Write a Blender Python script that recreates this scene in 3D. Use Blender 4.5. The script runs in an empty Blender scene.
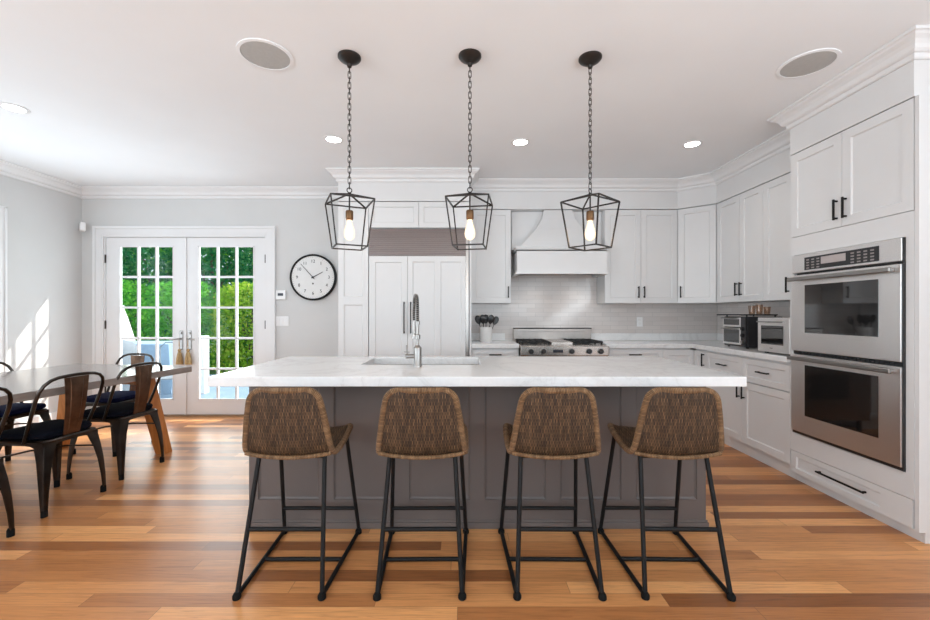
import bpy, bmesh, math, random
from mathutils import Vector, Matrix
random.seed(7)
PI = math.pi
SC = bpy.context.scene
COL = SC.collection
R = math.radians
H = 1.24            # eye height
ZC = 2.73           # ceiling

# ------------------------------------------------------------------ camera
cd = bpy.data.cameras.new('camera')
cd.sensor_width = 36.0
cd.lens = 413.0 / 930.0 * 36.0
cd.shift_x = 2.0 / 930.0
cd.shift_y = 3.0 / 930.0
cd.clip_start = 0.05
cam = bpy.data.objects.new('camera', cd)
COL.objects.link(cam)
cam.location = (0, 0, H)
cam.rotation_euler = (PI / 2, 0, 0)
SC.camera = cam

# ------------------------------------------------------------------ world, sun, daylight, exposure
SC.view_settings.view_transform = 'Standard'
SC.view_settings.look = 'None'
SC.view_settings.gamma = 1.0
SC.view_settings.use_curve_mapping = False
SC.view_settings.exposure = 0.75
w = bpy.data.worlds.new('sky')
SC.world = w
w.use_nodes = True
nt = w.node_tree
bg = nt.nodes['Background']
bg.inputs['Color'].default_value = (0.72, 0.86, 1.0, 1)
bg.inputs['Strength'].default_value = 1.1
SC.cycles.max_bounces = 10
SC.cycles.diffuse_bounces = 6
SC.cycles.glossy_bounces = 5
SC.cycles.transparent_max_bounces = 12
SC.cycles.sample_clamp_indirect = 6.0
SC.cycles.use_denoising = True

def add_light(name, kind, loc, energy, color=(1, 1, 1), rot=(0, 0, 0), parent=None, **kw):
    d = bpy.data.lights.new(name, kind)
    d.energy = energy
    d.color = color
    for k, v in kw.items():
        setattr(d, k, v)
    o = bpy.data.objects.new(name, d)
    COL.objects.link(o)
    o.location = loc
    o.rotation_euler = rot
    if parent: o.parent = parent
    return o

sun = add_light('sun', 'SUN', (4, 9, 9), 4.2, (1.0, 0.95, 0.86), angle=R(0.6))
sun.rotation_euler = Vector((-1.12, -1.0, -1.36)).to_track_quat('-Z', 'Y').to_euler()
# daylight at left window and garden doors; rear, right, side lights are added fill
add_light('rear_fill_light', 'AREA', (-0.7, -3.12, 1.55), 84, (0.85, 0.945, 1.0), (PI / 2 + R(62), 0, 0),
          shape='RECTANGLE', size=6.2, size_y=1.9)  # added fill from behind the camera, tilted up to the ceiling
add_light('left_window_daylight', 'AREA', (-4.50, 3.05, 1.33), 12, (0.86, 0.945, 1.0), (PI / 2 + R(20), 0, -PI / 2),
          shape='RECTANGLE', size=1.6, size_y=1.6)
add_light('right_fill_light', 'AREA', (2.98, -1.0, 1.45), 72, (0.85, 0.94, 1.0), (PI / 2 + R(50), 0, PI / 2),
          shape='RECTANGLE', size=2.2, size_y=1.8)  # added fill to brighten ceiling and left wall, no known window here
add_light('side_fill_light', 'AREA', (-4.50, -1.2, 1.45), 72, (0.86, 0.945, 1.0), (PI / 2 + R(35), 0, -PI / 2),
          shape='RECTANGLE', size=2.2, size_y=1.8)  # added sidelight for the tall doors and ovens, its window is made up
add_light('garden_door_daylight', 'AREA', (-3.33, 5.2, 1.15), 29, (0.90, 0.97, 1.0), (-PI / 2 , 0, 0),
          shape='RECTANGLE', size=1.8, size_y=1.9)

# ------------------------------------------------------------------ node helpers and materials
class NT:
    def __init__(s, name):
        s.m = bpy.data.materials.new(name)
        s.m.use_nodes = True
        s.t = s.m.node_tree
        s.b = s.t.nodes['Principled BSDF']
        s.out = s.t.nodes['Material Output']
    def n(s, typ, **kw):
        x = s.t.nodes.new(typ)
        for k, v in kw.items():
            if k.startswith('i_'):
                key = k[2:]
                key = int(key) if key.isdigit() else key
                s.put(x.inputs[key], v)
            else:
                setattr(x, k, v)
        return x
    def put(s, inp, v):
        if isinstance(v, bpy.types.NodeSocket): s.t.links.new(v, inp)
        else: inp.default_value = v
    def math(s, op, a, b=0.0, c=None):
        x = s.n('ShaderNodeMath', operation=op)
        s.put(x.inputs[0], a); s.put(x.inputs[1], b)
        if c is not None: s.put(x.inputs[2], c)
        return x.outputs[0]
    def ramp(s, fac, stops):
        x = s.n('ShaderNodeValToRGB')
        s.put(x.inputs[0], fac)
        e = x.color_ramp.elements
        while len(e) < len(stops): e.new(0.5)
        for k, (p, c) in enumerate(stops):
            e[k].position = p; e[k].color = tuple(c) + (1,)
        return x.outputs[0]
    def mix(s, fac, a, b, mode='MIX'):
        x = s.n('ShaderNodeMix', data_type='RGBA', blend_type=mode)
        s.put(x.inputs[0], fac)
        s.put(x.inputs[6], a); s.put(x.inputs[7], b)
        return x.outputs[2]
    def obj(s): return s.n('ShaderNodeTexCoord').outputs['Object']
    def uv(s): return s.n('ShaderNodeTexCoord').outputs['UV']
    def mapping(s, vec, scale=(1, 1, 1), loc=(0, 0, 0), rot=(0, 0, 0)):
        x = s.n('ShaderNodeMapping')
        s.put(x.inputs['Vector'], vec)
        x.inputs['Scale'].default_value = scale
        x.inputs['Location'].default_value = loc
        x.inputs['Rotation'].default_value = rot
        return x.outputs[0]
    def noise(s, vec, scale=5, detail=3, rough=0.5, dist=0.0):
        x = s.n('ShaderNodeTexNoise')
        s.put(x.inputs['Vector'], vec)
        x.inputs['Scale'].default_value = scale
        x.inputs['Detail'].default_value = detail
        x.inputs['Roughness'].default_value = rough
        x.inputs['Distortion'].default_value = dist
        return x.outputs['Fac']
    def bump(s, h, strength=0.3, dist=0.01):
        x = s.n('ShaderNodeBump')
        s.put(x.inputs['Height'], h)
        x.inputs['Strength'].default_value = strength
        x.inputs['Distance'].default_value = dist
        s.t.links.new(x.outputs[0], s.b.inputs['Normal'])
    def set(s, **kw):
        names = dict(color='Base Color', rough='Roughness', metal='Metallic', spec='Specular IOR Level',
                     ecol='Emission Color', estr='Emission Strength', coat='Coat Weight', aniso='Anisotropic',
                     alpha='Alpha', trans='Transmission Weight', ior='IOR')
        for k, v in kw.items():
            if isinstance(v, tuple) and len(v) == 3: v = v + (1,)
            s.put(s.b.inputs[names[k]], v)
        return s.m

M = {}
def flat(name, color, rough=0.5, metal=0.0, spec=0.5, var=0.04, scale=18, bump=0.0, **kw):
    t = NT(name)
    o = t.obj()
    n = t.noise(o, scale, 3)
    a = tuple(c * (1 - var) for c in color); b = tuple(min(1, c * (1 + var)) for c in color)
    t.set(color=t.ramp(n, [(0.35, a), (0.65, b)]), rough=rough, metal=metal, spec=spec, **kw)
    if bump: t.bump(t.noise(o, scale * 12, 2), bump, 0.002)
    M[name] = t.m
    return t.m

flat('wall_paint', (0.62, 0.62, 0.615), 0.85, var=0.012, scale=3, bump=0.05)
flat('ceiling_paint', (0.84, 0.86, 0.88), 0.9, var=0.01, scale=2)
flat('trim_paint', (0.76, 0.76, 0.765), 0.45, var=0.01, scale=4)
flat('cabinet_paint', (0.71, 0.71, 0.712), 0.38, var=0.008, scale=5)
flat('island_paint', (0.125, 0.104, 0.097), 0.45, var=0.03, scale=4)
flat('black_metal', (0.006, 0.006, 0.0065), 0.55, 0.0, 0.25, var=0.1)
flat('bronze_metal', (0.035, 0.030, 0.027), 0.40, 0.7, var=0.1)
flat('brass_socket', (0.16, 0.085, 0.04), 0.4, 0.8, var=0.1)
flat('gunmetal', (0.055, 0.047, 0.042), 0.30, 0.95, var=0.25, scale=9)
flat('splat_metal', (0.12, 0.070, 0.045), 0.34, 0.85, var=0.25, scale=14)
flat('rubber', (0.006, 0.006, 0.006), 0.9, 0.0, 0.2, var=0.1)
flat('navy_fabric', (0.008, 0.012, 0.05), 0.95, 0.0, 0.1, var=0.2, scale=40, bump=0.3)
flat('black_fabric', (0.004, 0.005, 0.010), 0.95, 0.0, 0.1, var=0.2, scale=40, bump=0.3)
flat('black_plastic', (0.02, 0.02, 0.022), 0.3, var=0.1)
flat('iron', (0.02, 0.02, 0.021), 0.6, 0.3, var=0.2)
flat('chrome', (0.34, 0.325, 0.31), 0.34, 1.0, var=0.03)
flat('white_plastic', (0.80, 0.80, 0.80), 0.35, var=0.01)
flat('dark_screen', (0.015, 0.018, 0.03), 0.35, var=0.1)
flat('grey_key', (0.30, 0.27, 0.26), 0.35, var=0.05)
flat('lit_display', (0.45, 0.40, 0.39), 0.25, var=0.03)
flat('ceramic', (0.80, 0.79, 0.78), 0.25, var=0.01)
flat('tassel_fibre', (0.42, 0.28, 0.13), 0.9, var=0.3, scale=60, bump=0.6)
flat('speaker_grille', (0.44, 0.44, 0.43), 0.8, var=0.03, scale=60, bump=0.3)
flat('clock_face', (0.74, 0.74, 0.73), 0.6, var=0.01)
flat('ink', (0.02, 0.02, 0.02), 0.6, var=0.05)
flat('deck_boards', (0.22, 0.30, 0.38), 0.7, var=0.06, scale=6)
flat('lawn', (0.10, 0.20, 0.05), 0.9, var=0.3, scale=20)
flat('grey_canvas', (0.20, 0.23, 0.26), 0.9, var=0.05)
flat('white_canvas', (0.82, 0.82, 0.78), 0.9, var=0.03)
flat('blue_cloth', (0.30, 0.42, 0.55), 0.8, var=0.05)
flat('bark', (0.10, 0.07, 0.05), 0.9, var=0.3, bump=0.5)
flat('range_steel_dark', (0.3, 0.27, 0.25), 0.3, 1.0)
flat('hood_liner', (0.16, 0.14, 0.13), 0.4, 0.8, var=0.1)
flat('outside_siding', (0.7, 0.7, 0.68), 0.8, var=0.03)
flat('door_threshold', (0.30, 0.20, 0.12), 0.5, var=0.1)

# brushed steel: fine streaks
def steel(name, col, rough, axis, amt=0.12):
    t = NT(name)
    o = t.obj()
    sc = [2, 2, 2]; 
    for k in range(3):
        if k != axis: sc[k] = 260
    n = t.noise(t.mapping(o, tuple(sc)), 1.0, 2)
    c = t.ramp(n, [(0.3, tuple(x * (1 - amt) for x in col)), (0.7, tuple(min(1, x * (1 + amt)) for x in col))])
    t.set(color=c, rough=rough, metal=1.0)
    t.bump(n, 0.04, 0.001)
    M[name] = t.m
steel('steel_y', (0.80, 0.775, 0.76), 0.36, 1)
steel('steel_x', (0.46, 0.42, 0.39), 0.26, 0)
steel('grille_steel', (0.20, 0.165, 0.155), 0.30, 0)
steel('sink_steel', (0.45, 0.42, 0.40), 0.30, 0)

t = NT('oven_glass'); t.set(color=(0.012, 0.011, 0.011), rough=0.04, spec=0.9, coat=0.6); M['oven_glass'] = t.m

t = NT('window_glass')
g = t.n('ShaderNodeBsdfGlossy'); g.inputs['Roughness'].default_value = 0.02
tr = t.n('ShaderNodeBsdfTransparent'); tr.inputs['Color'].default_value = (0.97, 0.98, 0.98, 1)
lw = t.n('ShaderNodeLayerWeight'); lw.inputs['Blend'].default_value = 0.5
ff = t.math('MULTIPLY_ADD', t.math('POWER', lw.outputs['Facing'], 5.0), 0.35, 0.010)
mx = t.n('ShaderNodeMixShader')
t.t.links.new(ff, mx.inputs[0]); t.t.links.new(tr.outputs[0], mx.inputs[1]); t.t.links.new(g.outputs[0], mx.inputs[2])
t.t.links.new(mx.outputs[0], t.out.inputs['Surface']); M['window_glass'] = t.m

def glow(name, col, strength, base=(0.9, 0.9, 0.9)):
    t = NT(name); t.set(color=base, ecol=col, estr=strength, rough=0.4); M[name] = t.m
glow('can_glow', (1.0, 0.97, 0.92), 9.0)
glow('bulb_glow', (1.0, 0.66, 0.34), 5.0)
glow('filament_glow', (1.0, 0.78, 0.5), 40.0)

# oak floor: boards running along x
t = NT('oak_floor')
sep = t.n('ShaderNodeSeparateXYZ'); t.put(sep.inputs[0], t.obj())
X, Y = sep.outputs[0], sep.outputs[1]
BW = 0.083
yr = t.math('DIVIDE', Y, BW)
row = t.math('FLOOR', yr)
wn = t.n('ShaderNodeTexWhiteNoise', noise_dimensions='1D'); t.put(wn.inputs['W'], row)
xo = t.math('ADD', t.math('DIVIDE', X, 1.25), t.math('MULTIPLY', wn.outputs['Value'], 7.3))
colm = t.math('FLOOR', xo)
cv = t.n('ShaderNodeCombineXYZ'); t.put(cv.inputs[0], row); t.put(cv.inputs[1], colm)
wn2 = t.n('ShaderNodeTexWhiteNoise', noise_dimensions='2D'); t.put(wn2.inputs['Vector'], cv.outputs[0])
rnd = wn2.outputs['Value']
board = t.ramp(rnd, [(0.0, (0.25, 0.098, 0.030)), (0.22, (0.385, 0.162, 0.053)), (0.5, (0.552, 0.258, 0.087)),
                     (0.8, (0.649, 0.319, 0.113)), (1.0, (0.828, 0.447, 0.172))])
off = t.n('ShaderNodeCombineXYZ'); t.put(off.inputs[0], t.math('MULTIPLY', rnd, 37.0)); t.put(off.inputs[2], t.math('MULTIPLY', rnd, 91.0))
av = t.n('ShaderNodeVectorMath', operation='ADD'); t.put(av.inputs[0], t.obj()); t.put(av.inputs[1], off.outputs[0])
gr = t.noise(t.mapping(av.outputs[0], (1.6, 34, 1)), 2.2, 6, 0.62, 1.2)
gr2 = t.noise(t.mapping(av.outputs[0], (5, 160, 1)), 1.5, 3, 0.6)
gcol = t.ramp(gr, [(0.30, (0.66, 0.62, 0.58)), (0.50, (1, 1, 1)), (0.72, (1.14, 1.12, 1.08))])
c1 = t.mix(0.85, board, gcol, 'MULTIPLY')
c2 = t.mix(0.35, c1, t.ramp(gr2, [(0.35, (0.72, 0.68, 0.64)), (0.6, (1.05, 1.05, 1.05))]), 'MULTIPLY')
fy = t.math('FRACT', yr); fx = t.math('FRACT', xo)
ey = t.math('MINIMUM', fy, t.math('SUBTRACT', 1.0, fy))
ex = t.math('MINIMUM', fx, t.math('SUBTRACT', 1.0, fx))
seam = t.math('MAXIMUM', t.math('LESS_THAN', ey, 0.014), t.math('LESS_THAN', ex, 0.0012))
c2 = t.mix(1.0, c2, (0.98, 0.90, 0.93, 1), 'MULTIPLY')
c3 = t.mix(t.math('MULTIPLY', seam, 0.55), c2, (0.10, 0.045, 0.02, 1))
t.set(color=c3, rough=t.math('ADD', 0.24, t.math('MULTIPLY', gr, 0.14)), spec=0.5)
t.bump(t.math('SUBTRACT', t.math('MULTIPLY', gr2, 0.15), seam), 0.10, 0.001)
M['oak_floor'] = t.m

# quartz
t = NT('quartz')
o = t.obj()
vn = t.noise(o, 1.3, 8, 0.62, 1.6)
vein = t.math('ABSOLUTE', t.math('SUBTRACT', vn, 0.5))
fine = t.noise(o, 45, 3)
c = t.ramp(vein, [(0.0, (0.69, 0.69, 0.69)), (0.015, (0.745, 0.745, 0.745)), (0.06, (0.775, 0.775, 0.775))])
c = t.mix(0.25, c, t.ramp(fine, [(0.35, (0.86, 0.86, 0.86)), (0.65, (1, 1, 1))]), 'MULTIPLY')
t.set(color=c, rough=0.16, spec=0.5)
M['quartz'] = t.m

# subway tile
t = NT('subway_tile')
o = t.obj()
sep = t.n('ShaderNodeSeparateXYZ'); t.put(sep.inputs[0], o)
cv = t.n('ShaderNodeCombineXYZ'); t.put(cv.inputs[0], t.math('ADD', sep.outputs[0], sep.outputs[1])); t.put(cv.inputs[1], sep.outputs[2])
br = t.n('ShaderNodeTexBrick')
t.put(br.inputs['Vector'], cv.outputs[0])
br.inputs['Scale'].default_value = 1.0
br.inputs['Mortar Size'].default_value = 0.0018
br.inputs['Brick Width'].default_value = 0.20
br.inputs['Row Height'].default_value = 0.052
br.inputs['Color1'].default_value = (0.60, 0.55, 0.525, 1)
br.inputs['Color2'].default_value = (0.66, 0.615, 0.59, 1)
br.inputs['Mortar'].default_value = (0.50, 0.475, 0.46, 1)
t.set(color=br.outputs['Color'], rough=0.12)
t.bump(t.math('SUBTRACT', 1.0, br.outputs['Fac']), 0.25, 0.002)
M['subway_tile'] = t.m

# woods
def wood(name, a, b, axis, rough=0.45, sc=30):
    t = NT(name)
    s = [sc, sc, sc]; s[axis] = 1.5
    n = t.noise(t.mapping(t.obj(), tuple(s)), 1.0, 5, 0.6, 0.8)
    t.set(color=t.ramp(n, [(0.3, a), (0.7, b)]), rough=rough)
    t.bump(n, 0.1, 0.002)
    M[name] = t.m
wood('orange_oak', (0.44, 0.145, 0.028), (0.64, 0.25, 0.06), 2)
wood('grey_wood', (0.20, 0.165, 0.145), (0.30, 0.262, 0.24), 1, 0.17, 14)

# wicker weave driven by uv (u,v in metres)
def weave(name, rim):
    t = NT(name)
    sep = t.n('ShaderNodeSeparateXYZ'); t.put(sep.inputs[0], t.uv())
    U, V = sep.outputs[0], sep.outputs[1]
    if rim:
        u = t.math('MULTIPLY', U, 150.0)
        h = t.math('ABSOLUTE', t.math('SINE', t.math('MULTIPLY', t.math('ADD', u, t.math('MULTIPLY', V, 1.5)), PI)))
        cell = t.math('FLOOR', u)
        rowv = t.math('FLOOR', u)
    else:
        u = t.math('MULTIPLY', V, 64.0); v = t.math('MULTIPLY', U, 170.0)
        rowv = t.math('FLOOR', v); cell = t.math('FLOOR', t.math('MULTIPLY', u, 0.5))
        s1 = t.math('ABSOLUTE', t.math('SINE', t.math('MULTIPLY', v, PI)))
        s2 = t.math('MULTIPLY_ADD', t.math('SINE', t.math('MULTIPLY', t.math('ADD', u, rowv), PI)), 0.5, 0.5)
        h = t.math('MULTIPLY', s1, t.math('ADD', 0.25, t.math('MULTIPLY', s2, 0.75)))
    cv = t.n('ShaderNodeCombineXYZ'); t.put(cv.inputs[0], rowv); t.put(cv.inputs[1], cell)
    wn = t.n('ShaderNodeTexWhiteNoise', noise_dimensions='2D'); t.put(wn.inputs['Vector'], cv.outputs[0])
    big = t.noise(t.mapping(t.uv(), (9, 5, 1)), 1.0, 3)
    k = t.math('ADD', t.math('MULTIPLY', wn.outputs['Value'], 0.5), t.math('MULTIPLY', big, 0.5))
    if rim:
        c = t.ramp(k, [(0.1, (0.12, 0.060, 0.024)), (0.5, (0.215, 0.115, 0.050)), (0.9, (0.32, 0.185, 0.088))])
    else:
        c = t.ramp(k, [(0.1, (0.030, 0.015, 0.007)), (0.45, (0.080, 0.040, 0.017)), (0.9, (0.23, 0.13, 0.060))])
    gap = t.ramp(h, [(0.0, (0.10, 0.09, 0.08)), (0.45, (0.85, 0.85, 0.85)), (0.9, (1.15, 1.15, 1.15))])
    t.set(color=t.mix(1.0, c, gap, 'MULTIPLY'), rough=0.6)
    t.bump(h, 0.9, 0.004)
    M[name] = t.m
weave('wicker_weave', False)
weave('wicker_rim', True)

def leafmat(name, a, b, c):
    t = NT(name)
    n = t.noise(t.obj(), 4.5, 6, 0.8)
    col = t.ramp(n, [(0.32, a), (0.5, b), (0.68, c)])
    d = t.n('ShaderNodeBsdfDiffuse'); t.put(d.inputs[0], col)
    tl = t.n('ShaderNodeBsdfTranslucent'); t.put(tl.inputs[0], col)
    mx = t.n('ShaderNodeMixShader'); mx.inputs[0].default_value = 0.5
    t.t.links.new(d.outputs[0], mx.inputs[1]); t.t.links.new(tl.outputs[0], mx.inputs[2])
    t.t.links.new(mx.outputs[0], t.out.inputs['Surface'])
    M[name] = t.m
leafmat('dark_leaves', (0.012, 0.12, 0.05), (0.04, 0.28, 0.10), (0.22, 0.55, 0.16))
leafmat('mid_leaves', (0.03, 0.20, 0.04), (0.13, 0.50, 0.06), (0.45, 0.78, 0.12))
leafmat('bright_leaves', (0.05, 0.22, 0.02), (0.30, 0.52, 0.05), (0.85, 0.78, 0.18))

# ------------------------------------------------------------------ mesh helpers
class MB:
    def __init__(s): s.v = []; s.f = []; s.uv = []
    def box(s, x0, x1, y0, y1, z0, z1):
        b = len(s.v)
        s.v += [(x0, y0, z0), (x1, y0, z0), (x1, y1, z0), (x0, y1, z0), (x0, y0, z1), (x1, y0, z1), (x1, y1, z1), (x0, y1, z1)]
        for f in ((0, 3, 2, 1), (4, 5, 6, 7), (0, 1, 5, 4), (1, 2, 6, 5), (2, 3, 7, 6), (3, 0, 4, 7)):
            s.face([b + i for i in f])
        return s
    def face(s, idx, uv=None): s.f.append(tuple(idx)); s.uv.append(uv)
    def prism(s, poly, z0, z1):
        b = len(s.v); n = len(poly)
        s.v += [(x, y, z0) for x, y in poly] + [(x, y, z1) for x, y in poly]
        s.face([b + n - 1 - i for i in range(n)]); s.face([b + n + i for i in range(n)])
        for i in range(n):
            j = (i + 1) % n
            s.face([b + i, b + j, b + n + j, b + n + i])
        return s
    def loft(s, rings, caps=True, closed=True):
        """rings: lists of points of equal length"""
        b = len(s.v); n = len(rings[0])
        for r in rings: s.v += [tuple(p) for p in r]
        for k in range(len(rings) - 1):
            for i in range(n if closed else n - 1):
                j = (i + 1) % n
                s.face([b + k * n + i, b + k * n + j, b + (k + 1) * n + j, b + (k + 1) * n + i])
        if caps and closed:
            s.face([b + n - 1 - i for i in range(n)])
            s.face([b + (len(rings) - 1) * n + i for i in range(n)])
        return s
    def tube(s, pts, r, seg=8, closed=False, caps=True, uv=False):
        pts = [Vector(p) for p in pts]; n = len(pts)
        rr = r if isinstance(r, (list, tuple)) else [r] * n
        b = len(s.v)
        up = None; L = 0.0; Ls = []
        for i, p in enumerate(pts):
            if closed: d = pts[(i + 1) % n] - pts[i - 1]
            else: d = (pts[min(i + 1, n - 1)] - pts[max(i - 1, 0)])
            d.normalize()
            if up is None:
                up = Vector((0, 0, 1)) if abs(d.z) < 0.9 else Vector((1, 0, 0))
            a = d.cross(up)
            if a.length < 1e-5: a = d.cross(Vector((0, 1, 0)))
            a.normalize(); up2 = a.cross(d); up2.normalize(); up = up2
            for k in range(seg):
                th = 2 * PI * (k + 0.5) / seg
                s.v.append(tuple(p + rr[i] * (math.cos(th) * a + math.sin(th) * up2)))
            Ls.append(L)
            if i < n - 1: L += (pts[i + 1] - pts[i]).length
        m = n if closed else n - 1
        for i in range(m):
            i2 = (i + 1) % n
            l1 = Ls[i]; l2 = Ls[i2] if i2 else L + (pts[0] - pts[-1]).length
            for k in range(seg):
                k2 = (k + 1) % seg
                s.face([b + i * seg + k, b + i * seg + k2, b + i2 * seg + k2, b + i2 * seg + k],
                       [(l1, k / seg), (l1, (k + 1) / seg), (l2, (k + 1) / seg), (l2, k / seg)])
        if caps and not closed:
            s.face([b + seg - 1 - k for k in range(seg)])
            s.face([b + (n - 1) * seg + k for k in range(seg)])
        return s
    def cyl(s, p0, p1, r0, r1=None, seg=20):
        return s.tube([p0, p1], [r0, r0 if r1 is None else r1], seg)
    def lathe(s, prof, c=(0, 0, 0), seg=28, axis='z', caps=True):
        rings = []
        for r, z in prof:
            ring = []
            for k in range(seg):
                a = 2 * PI * k / seg
                if axis == 'z': p = (c[0] + r * math.cos(a), c[1] + r * math.sin(a), c[2] + z)
                elif axis == 'y': p = (c[0] + r * math.cos(a), c[1] + z, c[2] + r * math.sin(a))
                else: p = (c[0] + z, c[1] + r * math.cos(a), c[2] + r * math.sin(a))
                ring.append(p)
            rings.append(ring)
        return s.loft(rings, caps)
    def build(s, name, mat, parent=None, loc=(0, 0, 0), rot=0.0, smooth=False, bevel=0.0, seg=2):
        me = bpy.data.meshes.new(name)
        me.from_pydata(s.v, [], s.f)
        if any(u for u in s.uv):
            ul = me.uv_layers.new(name='UVMap')
            k = 0
            for f, u in zip(s.f, s.uv):
                for i in range(len(f)):
                    ul.data[k].uv = u[i] if u else (0, 0)
                    k += 1
        bm = bmesh.new(); bm.from_mesh(me)
        bmesh.ops.recalc_face_normals(bm, faces=bm.faces)
        bm.to_mesh(me); bm.free()
        if smooth:
            me.shade_smooth()
            me.set_sharp_from_angle(angle=R(38))
        me.materials.append(M[mat])
        o = bpy.data.objects.new(name, me)
        COL.objects.link(o)
        if parent: o.parent = parent
        o.location = loc
        o.rotation_euler = rot if isinstance(rot, tuple) else (0, 0, rot)
        if bevel:
            md = o.modifiers.new('bevel', 'BEVEL')
            md.width = bevel; md.segments = seg; md.limit_method = 'ANGLE'; md.angle_limit = R(40)
        return o

def box(*a): return MB().box(*a)
def tag(o, label, cat, group=None):
    o['label'] = label; o['category'] = cat
    if group: o['group'] = group
    return o
def thing(name, label, cat, loc=(0, 0, 0), rot=0.0, group=None):
    o = bpy.data.objects.new(name, None)
    o.empty_display_size = 0.1
    COL.objects.link(o)
    o.location = loc; o.rotation_euler = (0, 0, rot)
    return tag(o, label, cat, group)
def struct(o): o['kind'] = 'structure'; return o
def dup(root, loc, rot, label):
    def cp(o, parent):
        c = o.copy(); COL.objects.link(c)
        if parent: c.parent = parent
        for ch in list(o.children): cp(ch, c)
        return c
    r = cp(root, None)
    r.location = loc; r.rotation_euler = (0, 0, rot)
    r['label'] = label
    return r
def arc(c, r, a0, a1, n, f):
    return [f(c[0] + r * math.cos(a0 + (a1 - a0) * k / n), c[1] + r * math.sin(a0 + (a1 - a0) * k / n)) for k in range(n + 1)]

# ------------------------------------------------------------------ structure: room shell
WL, WR, WB, WREAR = -4.57, 3.05, 4.95, -3.2
struct(box(WL - .15, WR + .15, WREAR - .15, WB + .15, -.12, 0).build('floor', 'oak_floor'))
struct(box(WL - .15, WR + .15, WREAR - .15, WB + .15, ZC, ZC + .12).build('ceiling', 'ceiling_paint'))
DX0, DX1, DZ = -4.30, -2.36, 2.16
m = MB(); m.box(WL - .15, DX0, WB, WB + .15, 0, ZC); m.box(DX1, WR + .15, WB, WB + .15, 0, ZC); m.box(DX0, DX1, WB, WB + .15, DZ, ZC)
struct(m.build('wall_back', 'wall_paint'))
LY0, LY1, LZ0, LZ1 = 2.2, 4.02, 0.45, 2.20
m = MB(); m.box(WL - .15, WL, WREAR, -2.35, 0, ZC); m.box(WL - .15, WL, -.05, LY0, 0, ZC); m.box(WL - .15, WL, -2.35, -.05, 0, .5); m.box(WL - .15, WL, -2.35, -.05, 2.4, ZC); m.box(WL - .15, WL, LY1, WB, 0, ZC)
m.box(WL - .15, WL, LY0, LY1, 0, LZ0); m.box(WL - .15, WL, LY0, LY1, LZ1, ZC)
struct(m.build('wall_left', 'wall_paint'))
m = MB(); m.box(WR, WR + .15, WREAR, -2.15, 0, ZC); m.box(WR, WR + .15, .15, WB, 0, ZC); m.box(WR, WR + .15, -2.15, .15, 0, .5); m.box(WR, WR + .15, -2.15, .15, 2.4, ZC)
struct(m.build('wall_right', 'wall_paint'))
# unseen rear wall; its three wide windows are made up for the fill light
m = MB()
wins = [(-4.0, -1.9), (-1.6, 0.5), (0.8, 2.6)]
xs = WL
for a, b in wins:
    m.box(xs, a, WREAR - .15, WREAR, 0, ZC); m.box(a, b, WREAR - .15, WREAR, 0, 0.5); m.box(a, b, WREAR - .15, WREAR, 2.4, ZC)
    xs = b
m.box(xs, WR, WREAR - .15, WREAR, 0, ZC)
struct(m.build('wall_rear', 'wall_paint'))
def window_frame(name, w_, h_, loc, rot, cols, rows):
    m = MB(); t_ = .05
    m.box(0, t_, 0, .06, 0, h_); m.box(w_ - t_, w_, 0, .06, 0, h_); m.box(t_, w_ - t_, 0, .06, 0, t_); m.box(t_, w_ - t_, 0, .06, h_ - t_, h_)
    for k in range(1, cols): m.box(w_ * k / cols - .012, w_ * k / cols + .012, .01, .05, t_, h_ - t_)
    for k in range(1, rows): m.box(t_, w_ - t_, .015, .045, h_ * k / rows - .012, h_ * k / rows + .012)
    f = struct(m.build(name, 'trim_paint', None, loc, rot))
    struct(box(t_, w_ - t_, .028, .032, t_, h_ - t_).build('pane', 'window_glass', f))
    c = MB(); q = .09
    c.box(-q, 0, -.10, -.085, -q, h_ + q); c.box(w_, w_ + q, -.10, -.085, -q, h_ + q); c.box(0, w_, -.10, -.085, -q, 0); c.box(0, w_, -.10, -.085, h_, h_ + q)
    return f
for k, (a, b) in enumerate(wins):
    window_frame('window_%d' % (k + 2), b - a - .004, 1.896, (b - .002, WREAR - .05, .502), PI, 3, 2)  # made-up windows out of view, added to go with the rear fill
window_frame('window_6', 2.296, 1.896, (WR + .05, .148, .502), -PI / 2, 3, 2)  # unseen window added around the right fill light
window_frame('window_5', 2.296, 1.896, (WL - .05, -2.348, .502), PI / 2, 3, 2)  # unseen window added around the side fill light
window_frame('window_1', LY1 - LY0 - .004, LZ1 - LZ0 - .004, (WL - .05, LY0 + .002, LZ0 + .002), PI / 2, 3, 3)
# casing of the left window
m = MB(); q = .095
m.box(WL + .001, WL + .022, LY1, LY1 + q, LZ0 - q, LZ1 + q); m.box(WL + .001, WL + .022, LY0 - q, LY0, LZ0 - q, LZ1 + q)
m.box(WL + .001, WL + .022, LY0, LY1, LZ1, LZ1 + q); m.box(WL + .001, WL + .030, LY0, LY1, LZ0 - q, LZ0)
m.box(WL + .022, WL + .034, LY1 + q - .02, LY1 + q, LZ0 - q, LZ1 + q); m.box(WL + .022, WL + .034, LY0 - q, LY1 + q, LZ1 + q - .02, LZ1 + q)
struct(m.build('trim_1', 'trim_paint', bevel=.003))

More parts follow.
